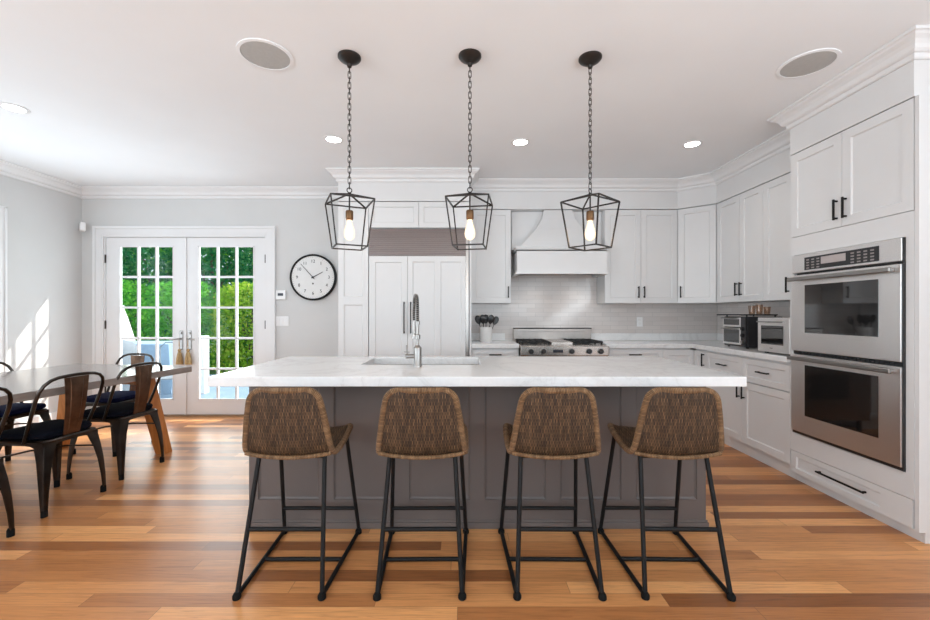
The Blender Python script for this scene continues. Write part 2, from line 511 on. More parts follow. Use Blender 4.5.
# crown moulding swept along walls and cabinet faces (room on the right of the path)
def sweep(name, path, prof, mat='trim_paint', zt=ZC - .0005):
    n = len(path); P = [Vector((x, y)) for x, y in path]
    rings = []
    for i in range(n):
        d1 = (P[i] - P[i - 1]).normalized() if i > 0 else (P[1] - P[0]).normalized()
        d2 = (P[i + 1] - P[i]).normalized() if i < n - 1 else d1
        n1 = Vector((d1.y, -d1.x)); n2 = Vector((d2.y, -d2.x))
        b = n1 + n2
        b = b / max(0.2, b.dot(n1))
        rings.append([(P[i].x + b.x * o, P[i].y + b.y * o, zt + z) for o, z in prof])
    return MB().loft(rings).build(name, mat)
CP = [(0.0005, 0), (.100, 0), (.100, -.016), (.088, -.020), (.082, -.030), (.062, -.042), (.048, -.058), (.040, -.078), (.030, -.088), (.018, -.092), (.016, -.112), (.010, -.120), (.0005, -.120)]
struct(sweep('trim_2', [(WL, WREAR + .01), (WL, WB), (-1.31, WB), (-1.31, 4.33), (.07, 4.33), (.07, 4.66), (2.42, 4.66),
                 (2.715, 4.42), (2.715, 3.08), (2.44, 3.08), (2.44, 2.234), (WR, 2.234), (WR, WREAR + .01)], CP))
# soffit above the cabinets
S0 = 2.414
struct(MB().prism([(-1.31, 4.949), (-1.31, 4.33), (.07, 4.33), (.07, 4.66), (2.42, 4.66), (2.715, 4.42), (2.715, 3.08), (2.44, 3.08), (2.44, 2.234), (3.049, 2.234), (3.049, 4.949)], S0, ZC - .001).build('soffit', 'cabinet_paint'))
# baseboards
def baseboard(name, x0, x1, y0, y1):
    struct(box(x0, x1, y0, y1, 0, .135).build(name, 'trim_paint', bevel=.004))
baseboard('baseboard_back', DX1 + .125, -1.325, WB - .018, WB - .001)
baseboard('baseboard_left', WL + .001, WL + .018, WREAR + .02, WB - .02)
baseboard('baseboard_right', WR - .018, WR - .001, WREAR + .02, 2.22)
# door casing
m = MB(); q = .115
def casing(m, x0, x1, z1, q, y):
    for a, b, dep in ((0, .03, .030), (.03, q - .02, .018), (q - .02, q, .024)):
        m.box(x0 - b, x0 - a, y - dep, y - .0008, 0, z1 + a + (b - a))
        m.box(x1 + a, x1 + b, y - dep, y - .0008, 0, z1 + a + (b - a))
        m.box(x0 - a, x1 + a, y - dep, y - .0008, z1 + a, z1 + b)
for a, b, dep in ((0, .022, .016), (.022, .088, .020), (.088, .118, .032)):
    m.box(DX0 - b, DX0 - a, WB - dep, WB - .0008, 0, DZ + b)
    m.box(DX1 + a, DX1 + b, WB - dep, WB - .0008, 0, DZ + b)
    m.box(DX0 - a, DX1 + a, WB - dep, WB - .0008, DZ + a, DZ + b)
struct(m.build('trim_3', 'trim_paint', bevel=.002))
m = MB(); m.box(DX0, DX0 + .012, WB - .001, WB + .149, 0, DZ); m.box(DX1 - .012, DX1, WB - .001, WB + .149, 0, DZ); m.box(DX0 + .012, DX1 - .012, WB - .001, WB + .149, DZ - .012, DZ)
struct(m.build('trim_4', 'trim_paint'))
struct(box(DX0 + .012, DX1 - .012, WB + .0, WB + .14, .0005, .018).build('trim_5', 'door_threshold'))

# French door leaves
YD = WB + .012
def french_leaf(name, x0, x1, gx0, gx1, hinge_left):
    z0, z1, gz0, gz1 = .022, DZ - .016, .197, 2.045
    m = MB()
    m.box(x0, gx0, YD, YD + .042, z0, z1); m.box(gx1, x1, YD, YD + .042, z0, z1)
    m.box(gx0, gx1, YD, YD + .042, z0, gz0); m.box(gx0, gx1, YD, YD + .042, gz1, z1)
    leaf = struct(m.build(name, 'trim_paint'))
    m = MB()
    # raised bead round the glass plus the glazing bars
    for k in (1, 2):
        x = gx0 + (gx1 - gx0) * k / 3; m.box(x - .0115, x + .0115, YD + .006, YD + .036, gz0, gz1)
    for k in (1, 2, 3, 4):
        z = gz0 + (gz1 - gz0) * k / 5; m.box(gx0, gx1, YD + .008, YD + .034, z - .0115, z + .0115)
    b = .014
    m.box(gx0, gx0 + b, YD - .006, YD + .002, gz0, gz1); m.box(gx1 - b, gx1, YD - .006, YD + .002, gz0, gz1)
    m.box(gx0, gx1, YD - .006, YD + .002, gz0, gz0 + b); m.box(gx0, gx1, YD - .006, YD + .002, gz1 - b, gz1)
    struct(m.build('glazing_bars', 'trim_paint', leaf, bevel=.002))
    struct(box(gx0, gx1, YD + .019, YD + .023, gz0, gz1).build('pane', 'window_glass', leaf))
    for z in (1.89, 1.10, .32):
        xh = x0 - .004 if hinge_left else x1 + .004
        struct(MB().cyl((xh, YD - .008, z - .05), (xh, YD - .008, z + .05), .008, seg=10).build('hinge', 'gunmetal', leaf, smooth=True))
    xh = x1 - .05 if hinge_left else x0 + .05
    sg = -1 if hinge_left else 1
    m = MB(); m.box(xh - .02, xh + .02, YD - .008, YD + .001, .80, 1.03)
    struct(m.build('handle_plate', 'chrome', leaf, bevel=.004))
    m = MB(); m.tube([(xh, YD - .006, .93), (xh, YD - .05, .93), (xh + sg * .02, YD - .058, .93), (xh + sg * .10, YD - .058, .925)], .009, 10)
    m.cyl((xh, YD - .006, 1.0), (xh, YD - .025, 1.0), .012)
    struct(m.build('handle', 'chrome', leaf, smooth=True))
    return xh
xa = french_leaf('door_1', DX0 + .014, -3.3325, -4.13, -3.472, True)
xb = french_leaf('door_2', -3.3295, DX1 - .014, -3.18, -2.505, False)
struct(MB().box(-3.345, -3.317, YD - .014, YD - .001, .022, DZ - .016).build('trim_6', 'trim_paint', bevel=.004))
for x, lab in ((xa, 'tan fibre tassel hanging from the handle of the left French door leaf'), (xb, 'tan fibre tassel hanging from the handle of the right French door leaf')):
    t_ = thing('tassel', lab, 'tassel', (x, YD - .035, 0), group='tassels on the garden door handles')
    m = MB(); m.lathe([(.004, .812), (.016, .805), (.019, .79), (.012, .775), (.020, .765), (.032, .70), (.038, .635), (.036, .628)], seg=14)
    m.build('fibres', 'tassel_fibre', t_, smooth=True)
    MB().tube([(0, 0, .815), (-.004, -.006, .87), (0, -.010, .944), (.004, -.006, .87), (0, 0, .812)], .0025, 6).build('cord', 'tassel_fibre', t_)

# ------------------------------------------------------------------ cabinet helpers (local: x to the right, y away from the viewer, y=0 the door face)
def shaker(w_, h_, cells=None, rail=.058, t_=.021, rec=.009, ch=.007):
    """framed door; cells = list of (x0,x1,z0,z1) recessed panels"""
    if cells is None: cells = [(rail, w_ - rail, rail, h_ - rail)]
    m = MB()
    xs = sorted({0, w_, *[c[0] for c in cells], *[c[1] for c in cells]})
    zs = sorted({0, h_, *[c[2] for c in cells], *[c[3] for c in cells]})
    def vi(x, y, z): m.v.append((x, y, z)); return len(m.v) - 1
    for i in range(len(xs) - 1):
        for j in range(len(zs) - 1):
            a, b, c, d = xs[i], xs[i + 1], zs[j], zs[j + 1]
            hit = any(a >= q[0] - 1e-6 and b <= q[1] + 1e-6 and c >= q[2] - 1e-6 and d <= q[3] + 1e-6 for q in cells)
            if not hit: m.face([vi(a, 0, c), vi(b, 0, c), vi(b, 0, d), vi(a, 0, d)])
    for a, b, c, d in cells:
        o = [(a, c), (b, c), (b, d), (a, d)]
        s1 = [(a + .003, c + .003), (b - .003, c + .003), (b - .003, d - .003), (a + .003, d - .003)]
        s2 = [(a + ch, c + ch), (b - ch, c + ch), (b - ch, d - ch), (a + ch, d - ch)]
        r0 = [vi(x, 0, z) for x, z in o]; r1 = [vi(x, rec * .6, z) for x, z in s1]; r2 = [vi(x, rec, z) for x, z in s2]
        for k in range(4):
            l = (k + 1) % 4
            m.face([r0[k], r0[l], r1[l], r1[k]]); m.face([r1[k], r1[l], r2[l], r2[k]])
        m.face(r2)
    # sides and back
    f = [vi(0, 0, 0), vi(w_, 0, 0), vi(w_, 0, h_), vi(0, 0, h_)]; b_ = [vi(0, t_, 0), vi(w_, t_, 0), vi(w_, t_, h_), vi(0, t_, h_)]
    for k in range(4):
        l = (k + 1) % 4; m.face([f[k], b_[k], b_[l], f[l]])
    m.face([b_[3], b_[2], b_[1], b_[0]])
    return m
def build_panel(m, name, mat, parent, loc):
    me = bpy.data.meshes.new(name); me.from_pydata(m.v, [], m.f)
    bm = bmesh.new(); bm.from_mesh(me)
    bmesh.ops.remove_doubles(bm, verts=bm.verts, dist=1e-5)
    bmesh.ops.recalc_face_normals(bm, faces=bm.faces)
    bm.to_mesh(me); bm.free()
    me.materials.append(M[mat])
    o = bpy.data.objects.new(name, me); COL.objects.link(o); o.parent = parent; o.location = loc
    return o
def pull(parent, x, z, length, vert=True, mat='black_metal', proj=.032, th=.011):
    m = MB(); l = length / 2
    if vert:
        m.box(x - th / 2, x + th / 2, -proj, -proj + th, z - l, z + l)
        for s in (-1, 1): m.box(x - th / 2, x + th / 2, -proj + th, -.0005, z + s * (l - .012) - th / 2, z + s * (l - .012) + th / 2)
    else:
        m.box(x - l, x + l, -proj, -proj + th, z - th / 2, z + th / 2)
        for s in (-1, 1): m.box(x + s * (l - .012) - th / 2, x + s * (l - .012) + th / 2, -proj + th, -.0005, z - th / 2, z + th / 2)
    return m.build('handle', mat, parent, bevel=.002)
def door(u, x0, x1, z0, z1, name='door', cells=None, handle=None, rail=.058, mat='cabinet_paint', gap=.0018):
    w_, h_ = x1 - x0 - 2 * gap, z1 - z0 - 2 * gap
    d = build_panel(shaker(w_, h_, cells, rail), name, mat, u, (x0 + gap, 0, z0 + gap))
    if handle:
        side, zh, ln = handle
        if side == 'c': pull(d, w_ / 2, zh - z0 - gap if zh else h_ / 2, ln, False)
        else: pull(d, .030 if side == 'l' else w_ - .030, zh - z0 - gap, ln, True)
    return d
def cab(name, label, cat, x, y, rot, w_, d_, z0, z1, group=None, mat='cabinet_paint', toe=False, poly=None):
    u = thing(name, label, cat, (x, y, 0), rot, group)
    m = MB()
    if poly: m.prism(poly, z0, z1)
    else: m.box(.0008, w_ - .0008, .0225, d_, z0, z1)
    if toe: m.box(.0008, w_ - .0008, .045, d_, .0, z0 + .001)
    m.build('body', mat, u)
    return u

ZT, ZU = 2.41, 1.35
# -------- fridge wall
u = cab('pantry_cabinet', 'tall narrow white cabinet with two stacked panels left of the refrigerator', 'cabinet', -1.31, 4.33, 0, .318, .615, .10, ZT, toe=True)
wd = .318 - .0036
door(u, 0, .318, .11, ZT - .005, cells=[(.058, wd - .058, .07, 1.215), (.058, wd - .058, 1.30, 2.23)])
u = cab('refrigerator_cabinet', 'white two-door cabinet above the steel refrigerator grille', 'cabinet', -.990, 4.33, 0, 1.058, .615, 2.132, ZT)
door(u, 0, .525, 2.135, ZT - .004, rail=.05); door(u, .525, 1.058, 2.135, ZT - .004, rail=.05)
u = thing('side_panel', 'white end panel between the refrigerator and the small counter with utensils', 'panel', (.0705, 4.33, 0))
box(-.002, .018, .0, .615, 0, ZT).build('board', 'cabinet_paint', u)
f = thing('refrigerator', 'built-in refrigerator with white panelled doors and long black handles', 'refrigerator', (-.990, 4.33, 0))
box(.003, 1.05, .03, .61, .02, 2.125).build('body', 'steel_x', f)
fd = door(f, .003, .408, .10, 1.838, rail=.062)
pull(fd, .405 - .035, .99 - .10 + .20, .33, True)
w2 = 1.018 - .408 - .0036
fd = door(f, .408, 1.018, .10, 1.838, cells=[(.052, .285, .062, 1.676), (.345, w2 - .045, .062, 1.676)])
pull(fd, .035, .99 - .10 + .20, .33, True)
m = MB(); m.box(1.0205, 1.049, .0, .028, .10, 2.12)
m.build('edge_trim', 'sink_steel', f)
g = MB()
g.box(.003, 1.019, .006, .028, 1.843, 2.122)
for k in range(13):
    z = 1.853 + k * .0205
    g.box(.003, 1.019, -.004, .008, z, z + .013)
g.build('ventilation_grille', 'grille_steel', f)
box(.003, 1.019, .03, .05, .02, .098).build('kick_plate', 'black_plastic', f)

# -------- cabinets flanking the range
u = cab('wall_cabinet', 'single-door white wall cabinet between refrigerator and range hood', 'cabinet', .0915, 4.66, 0, .4505, .288, ZU, ZT)
door(u, 0, .4505, ZU, ZT - .004, handle=('r', ZU + .125, .13))
u = cab('wall_cabinet', 'double-door white wall cabinet just right of the range hood', 'cabinet', 1.602, 4.66, 0, .817, .288, ZU, ZT)
door(u, 0, .405, ZU, ZT - .004, handle=('r', ZU + .125, .13)); door(u, .405, .817, ZU, ZT - .004, handle=('l', ZU + .125, .13))
ang = math.atan2(-.24, .295); Ld = math.hypot(.24, .295)
def loc2(px, py, ox, oy, a):
    dx, dy = px - ox, py - oy
    return (dx * math.cos(-a) - dy * math.sin(-a), dx * math.sin(-a) + dy * math.cos(-a))
poly = [(.006, .0225), (Ld - .006, .0225)] + [loc2(px, py, 2.42, 4.66, ang) for px, py in ((2.737, 4.421), (3.037, 4.421), (3.037, 4.937), (2.4205, 4.937), (2.4205, 4.683))]
poly = [p for p in poly]
u = cab('corner_cabinet', 'white corner wall cabinet with one door set at an angle', 'cabinet', 2.42, 4.66, ang, Ld, .3, ZU, ZT, poly=poly)
door(u, .004, Ld - .004, ZU, ZT - .004, handle=('l', ZU + .125, .13))
u = cab('wall_cabinet', 'double-door white wall cabinet on the right wall beside the corner cabinet', 'cabinet', 2.715, 4.42, -PI / 2, .682, .32, ZU, ZT)
door(u, .0, .365, ZU, ZT - .004, handle=('r', ZU + .125, .13)); door(u, .365, .682, ZU, ZT - .004, handle=('l', ZU + .125, .13))
u = cab('wall_cabinet', 'white wall cabinet above the stainless toaster oven, against the tall oven cabinet', 'cabinet', 2.715, 3.738, -PI / 2, .656, .32, ZU, ZT)
door(u, .0, .33, ZU, ZT - .004, handle=('r', ZU + .125, .13)); door(u, .33, .656, ZU, ZT - .004, handle=('l', ZU + .125, .13))

# base cabinets
YB = 4.37
u = cab('base_cabinet', 'white base cabinet with one drawer left of the range', 'cabinet', .0915, YB, 0, .4985, .575, .10, .869, toe=True)
door(u, 0, .4985, .65, .850, 'drawer', handle=('c', .80, .13), rail=.04); door(u, 0, .249, .11, .645, handle=('r', .56, .13)); door(u, .249, .4985, .11, .645, handle=('l', .56, .13))
u = cab('base_cabinet', 'white base cabinet with one drawer right of the range', 'cabinet', 1.516, YB, 0, .600, .575, .10, .869, toe=True)
door(u, 0, .600, .65, .850, 'drawer', handle=('c', .80, .13), rail=.04); door(u, 0, .30, .11, .645, handle=('r', .56, .13)); door(u, .30, .60, .11, .645, handle=('l', .56, .13))
u = cab('base_cabinet', 'plain white corner base cabinet without a handle, right end of back run', 'cabinet', 2.1165, YB, 0, .3005, .575, .10, .869, toe=True)
door(u, 0, .345, .11, .850)
XR = 2.44
u = cab('base_cabinet', 'narrow white base cabinet with an upright handle at the inner corner', 'cabinet', XR, 4.366, -PI / 2, .219, .60, .10, .869, toe=True)
door(u, .004, .219, .11, .850, handle=('r', .765, .13), rail=.045)
u = cab('base_cabinet', 'white drawer-over-door base cabinet below the black-trimmed toaster oven', 'cabinet', XR, 4.147, -PI / 2, .535, .60, .10, .869, toe=True)
door(u, 0, .535, .65, .850, 'drawer', handle=('c', .755, .13), rail=.045); door(u, 0, .535, .11, .645, handle=('r', .56, .13))
u = cab('base_cabinet', 'white drawer-over-door base cabinet directly left of the wall ovens', 'cabinet', XR, 3.612, -PI / 2, .531, .60, .10, .869, toe=True)
door(u, 0, .531, .65, .850, 'drawer', handle=('c', .755, .13), rail=.045); door(u, 0, .531, .11, .645, handle=('l', .56, .13))

# worktops
tag(box(.091, .592, YB - .028, 4.934, .8695, .914).build('countertop', 'quartz', bevel=.004), 'short white quartz worktop between refrigerator and range holding the utensil crock', 'countertop')
m = MB(); m.prism([(1.514, YB - .028), (2.413, YB - .028), (2.413, 3.0815), (3.034, 3.0815), (3.034, 4.934), (1.514, 4.934)], .8695, .914)
tag(m.build('countertop', 'quartz', bevel=.004), 'L-shaped white quartz worktop carrying the two toaster ovens', 'countertop')
m = MB(); m.box(1.52, 3.020, 4.914, 4.934, .915, 1.0); m.box(3.016, 3.034, 3.085, 4.912, .915, 1.0); m.box(.095, .50, 4.914, 4.934, .915, 1.0)
struct(m.build('trim_7', 'quartz', bevel=.002))
# tile
m = MB(); m.box(.0915, 3.036, 4.936, 4.949, .60, 1.348); m.box(.545, 1.60, 4.936, 4.949, 1.348, 1.95)
struct(m.build('backsplash', 'subway_tile'))
struct(box(3.037, 3.049, 3.0825, 4.935, .60, 1.348).build('backsplash', 'subway_tile'))
def outlet(loc, rot, label, cat='power outlet', name='power_outlet', gangs=1, rocker=False):
    u = thing(name, label, cat, loc, rot)
    w_ = .07 if gangs == 1 else .07 + .046 * (gangs - 1)
    box(-w_ / 2, w_ / 2, -.006, 0, -.057, .057).build('cover_plate', 'white_plastic', u, bevel=.002)
    for g_ in range(gangs):
        x = (g_ - (gangs - 1) / 2) * .046
        if rocker: box(x - .016, x + .016, -.010, -.0065, -.033, .033).build('rocker', 'white_plastic', u, bevel=.002)
        else:
            for z in (-.02, .02): MB().lathe([(.016, -.009), (.016, -.0065)], (x, 0, z), 16, 'y').build('socket', 'ceramic', u)
    return u
outlet((2.11, 4.9355, 1.135), 0, 'white power outlet on the tiled backsplash right of the range')

# -------- range
r = thing('range', 'stainless steel range with black knobs and grates under the white hood', 'range', (.596, 4.262, 0))
RWd = .914
box(.0, RWd, .03, .655, .12, .875).build('body', 'steel_x', r, bevel=.004)
m = MB(); m.box(.0, RWd, .0, .10, .795, .898)
m.build('control_panel', 'steel_x', r, bevel=.008)
m = MB(); m.box(0, RWd, .102, .60, .876, .900); m.build('cooktop', 'steel_x', r)
d_ = box(.02, RWd - .02, .0, .029, .20, .775).build('door', 'steel_x', r, bevel=.004)
m = MB(); m.tube([(.08, -.05, .73), (RWd - .08, -.05, .73)], .014, 12); m.cyl((.10, -.05, .73), (.10, .0, .73), .01, seg=10); m.cyl((RWd - .10, -.05, .73), (RWd - .10, 0, .73), .01, seg=10)
m.build('handle', 'chrome', d_, smooth=True)
box(.25, RWd - .25, -.003, .001, .35, .60).build('window', 'oven_glass', d_)
for x in (.07, .84):
    for y in (.08, .60): MB().cyl((x, y, 0), (x, y, .12), .02, seg=12).build('leg', 'black_plastic', r)
for x in (.105, .235, .525, .705, .825):
    k = MB().lathe([(.026, -.004), (.028, -.008), (.024, -.034), (.020, -.038)], (x, 0, .845), 20, 'y').build('knob', 'black_plastic', r, smooth=True)
    MB().lathe([(.033, -.0005), (.033, -.004)], (x, 0, .845), 20, 'y').build('bezel', 'chrome', k)
box(.335, .435, -.004, -.0005, .83, .862).build('display', 'dark_screen', r)
m = MB(); m.box(-.0, RWd, .602, .652, .876, 1.055); m.box(0, RWd, .585, .60, 1.02, 1.055)
m.build('backguard', 'range_steel_dark', r, bevel=.003)
box(.0, RWd, .583, .652, 1.0555, 1.064).build('backguard_vent', 'iron', r)
for cx0, cx1 in ((.02, .33), (.585, .895)):
    m = MB()
    for k in range(5):
        x = cx0 + .01 + (cx1 - cx0 - .03) * k / 4; m.box(x, x + .012, .12, .58, .925, .940)
    for k in range(5):
        y = .12 + .45 * k / 4; m.box(cx0, cx1 - .005, y, y + .012, .920, .936)
    for x in (cx0 + .01, cx1 - .025):
        for y in (.125, .34, .565): m.box(x, x + .014, y, y + .014, .9005, .925)
    for y in (.23, .46):
        m.lathe([(.045, .902), (.045, .914), (.03, .918)], ((cx0 + cx1) / 2, y, 0), 18)
    m.build('grate', 'iron', r)
m = MB(); m.box(.345, .57, .125, .575, .9005, .932); m.build('griddle_cover', 'steel_x', r, bevel=.004)

# -------- hood
h = thing('range_hood', 'white mantel range hood with flared chimney above the range', 'range hood', (1.080, 4.50, 0))
m = MB()
prof = [(.462, .020, 1.9665), (.445, .032, 1.98), (.365, .070, 2.06), (.26, .125, 2.18), (.19, .165, 2.30), (.16, .19, 2.409)]
m.loft([[(-a, y, z), (a, y, z), (a, .44, z), (-a, .44, z)] for a, y, z in prof])
m.build('chimney', 'cabinet_paint', h)
m = MB()
m.box(-.488, .488, .0, .02, 1.69, 1.930); m.box(-.488, -.466, .02, .435, 1.69, 1.930); m.box(.466, .488, .02, .435, 1.69, 1.930)
m.box(-.488, .488, .0, .435, 1.917, 1.937)
m.build('mantel', 'cabinet_paint', h)
m = MB()
for a, z0_, z1_ in ((.018, 1.665, 1.680), (.010, 1.680, 1.692), (.006, 1.930, 1.940), (.014, 1.940, 1.950), (.020, 1.950, 1.966)):
    m.box(-.488 - a, .488 + a, -a, .02, z0_, z1_); m.box(-.488 - a, -.46, .02, .435, z0_, z1_); m.box(.46, .488 + a, .02, .435, z0_, z1_)
    if z0_ > 1.9: m.box(-.47, .47, .02, .435, z0_, z1_)
m.build('moulding', 'cabinet_paint', h)
box(-.46, .46, .021, .43, 1.700, 1.716).build('liner', 'hood_liner', h)
for x_ in (-.25, .25):
    add_light('hood_lamp', 'SPOT', (x_, .22, 1.69), 1.2, (1.0, .86, .74), parent=h, spot_size=R(120), spot_blend=.6, shadow_soft_size=.03)
box(-.520, .518, .26, .435, 1.9675, 2.409).build('back_panel', 'cabinet_paint', h)

# -------- tall oven cabinet
Y0 = 3.080; TW = Y0 - 2.234
u = thing('oven_cabinet', 'tall white cabinet at the right housing the double wall oven', 'cabinet', (XR, Y0, 0), -PI / 2)
m = MB()
m.box(.001, TW, .0225, .608, .062, .360)
m.box(.001, .036, .0, .608, .2275, 1.795); m.box(.804, TW, .0, .608, .2275, 1.795)
m.box(.036, .804, .0, .608, .2275, .361); m.box(.036, .804, .0, .608, 1.662, 1.795)
m.box(.001, TW, .0225, .608, 1.795, ZT); m.box(.036, .804, .58, .608, .361, 1.662)
m.box(.001, TW, .045, .608, 0, .062)
m.build('body', 'cabinet_paint', u)
door(u, .002, .42, 1.797, ZT - .002, handle=('r', 1.797 + .115, .135)); door(u, .42, TW - .002, 1.797, ZT - .002, handle=('l', 1.797 + .115, .135))
door(u, .002, TW - .006, .066, .226, 'drawer', rail=.038, handle=('c', .155, .34), cells=[(.05, .66, .035, .120)])
# framed end panel facing the room
ep = build_panel(shaker(.606, ZT - .062, [(.068, .55, .08, 1.155), (.068, .55, 1.225, 2.27)]), 'end_panel', 'cabinet_paint', None, (0, 0, 0))
ep.parent = u
ep.location = (TW + .0225, .0025, .062); ep.rotation_euler = (0, 0, PI / 2)
m = MB().box(.0, .56, 0, .012, 0, .06).build('baseboard_end', 'cabinet_paint', u, (TW + .014, .045, 0), PI / 2)
# ovens
o_ = thing('double_oven', 'stainless steel double wall oven with two dark glass doors', 'oven', (XR, 3.043, 0), -PI / 2)
OW = .762
box(.002, OW - .002, .02, .56, .366, 1.655).build('body', 'black_plastic', o_)
cp = box(.0, OW, -.018, .018, 1.528, 1.657).build('control_panel', 'steel_y', o_, bevel=.003)
box(.115, .640, -.0205, -.0183, 1.543, 1.632).build('keypad', 'black_plastic', cp, bevel=.001)
box(.252, .432, -.0225, -.0208, 1.572, 1.620).build('display', 'lit_display', cp)
mk = [MB(), MB()]
for i in range(12):
    x = .134 + i * .0415
    if .225 < x < .44: continue
    for j in range(4):
        mk[x > .3].box(x, x + .022, -.0222, -.0208, 1.551 + j * .019, 1.560 + j * .019)
for q_ in mk: q_.build('keys', 'grey_key', cp)
for z0_, z1_, wz0, wz1, hz in ((.968, 1.512, 1.10, 1.437, 1.482), (.386, .940, .512, .872, .915)):
    d_ = box(.0, OW, -.022, .018, z0_, z1_).build('door', 'steel_y', o_, bevel=.003)
    box(.122, .640, -.0245, -.0222, wz0, wz1).build('window', 'oven_glass', d_, bevel=.001)
    m = MB(); m.box(.015, .745, -.070, -.052, hz - .014, hz + .014)
    m.box(.03, .06, -.053, -.0215, hz - .010, hz + .010); m.box(.70, .73, -.053, -.0215, hz - .010, hz + .010)
    m.build('handle', 'chrome', d_, bevel=.006, seg=3)
m = MB()
for k in range(24): m.box(.05 + k * .028, .068 + k * .028, -.010, .0, .944, .962)
m.box(.0, OW, -.004, .018, .942, .965)
m.build('vent', 'black_plastic', o_)
box(.0, OW, -.012, .018, .366, .384).build('bottom_trim', 'black_plastic', o_)
box(OW + .0003, OW + .006, -.014, .018, .366, 1.657).build('side_trim', 'black_plastic', o_)

# -------- countertop appliances
a = thing('toaster_oven', 'black-sided toaster oven with two stacked glass doors and a rack on top', 'toaster oven', (2.565, 4.075, .9145), -PI / 2)
box(.0, .335, .012, .33, .012, .292).build('body', 'black_plastic', a, bevel=.005)
for z0_, z1_ in ((.195, .285), (.03, .185)):
    d_ = box(.004, .262, -.004, .011, z0_, z1_).build('door', 'steel_y', a, bevel=.003)
    box(.022, .246, -.0065, -.0042, z0_ + .018, z1_ - .016).build('window', 'oven_glass', d_)
    m = MB(); m.tube([(.02, -.030, z1_ - .008), (.246, -.030, z1_ - .008)], .006, 8); m.box(.026, .034, -.03, -.0045, z1_ - .012, z1_ - .004); m.box(.232, .240, -.03, -.0045, z1_ - .012, z1_ - .004)
    m.build('handle', 'chrome', d_, smooth=True)
cp = box(.266, .333, -.004, .011, .014, .29).build('control_panel', 'black_plastic', a, bevel=.002)
for z in (.06, .12, .18): MB().lathe([(.017, -.0045), (.016, -.022)], (.30, 0, z), 16, 'y').build('knob', 'chrome' if z < .1 else 'iron', cp, smooth=True)
box(.282, .318, -.006, -.0042, .225, .262).build('display', 'dark_screen', cp)
m = MB(); m.box(-.02, .335, -.05, .28, .302, .308)
for k in range(12): m.box(-.02 + k * .03, -.012 + k * .03, -.05, .30, .308, .314)
for x in (.02, .30):
    for y in (.02, .28): m.box(x, x + .01, y, y + .01, .2925, .302)
m.build('rack', 'iron', a)
for x in (.03, .29):
    for y in (.04, .29): MB().cyl((x, y, 0), (x, y, .012), .012, seg=10).build('foot', 'rubber', a)
b = thing('toaster_oven', 'plain stainless toaster oven with a single glass door next to the wall ovens', 'toaster oven', (2.455, 3.432, .9145), -PI / 2)
box(.0, .335, .012, .38, .014, .288).build('body', 'steel_y', b, bevel=.006)
d_ = box(.0, .335, -.006, .0115, .014, .288).build('door', 'steel_y', b, bevel=.004)
box(.04, .275, -.0085, -.0062, .075, .225).build('window', 'oven_glass', d_, bevel=.001)
m = MB(); m.tube([(.03, -.034, .255), (.30, -.034, .255)], .006, 8); m.box(.04, .05, -.034, -.0065, .251, .259); m.box(.28, .29, -.034, -.0065, .251, .259)
m.build('handle', 'chrome', d_, smooth=True)
box(.135, .165, -.0075, -.0062, .043, .049).build('name_badge', 'grey_key', d_)
for x in (.04, .29):
    for y in (.04, .34): MB().cyl((x, y, 0), (x, y, .014), .014, seg=10).build('foot', 'rubber', b)
t = NT('tinted_glass')
g = t.n('ShaderNodeBsdfGlossy'); g.inputs['Roughness'].default_value = 0.05
tr = t.n('ShaderNodeBsdfTransparent'); tr.inputs['Color'].default_value = (0.86, 0.76, 0.68, 1)
mx = t.n('ShaderNodeMixShader'); mx.inputs[0].default_value = 0.12
t.t.links.new(tr.outputs[0], mx.inputs[1]); t.t.links.new(g.outputs[0], mx.inputs[2]); t.t.links.new(mx.outputs[0], t.out.inputs['Surface']); M['tinted_glass'] = t.m
for dx, dy, hh, lab in ((2.70, 3.86, .080, 'amber drinking glass on the black oven rack, leftmost of three'), (2.77, 3.86, .090, 'amber drinking glass on the black oven rack, middle of three'), (2.842, 3.86, .070, 'amber drinking glass on the black oven rack, rightmost of three')):
    m = MB(); m.lathe([(.024, 0), (.030, hh), (.0275, hh), (.0215, .005), (.001, .005)], (dx, dy, .9145 + .3145), 20)
    tag(m.build('drinking_glass', 'tinted_glass', smooth=True), lab, 'drinking glass', 'glasses on the toaster oven rack')

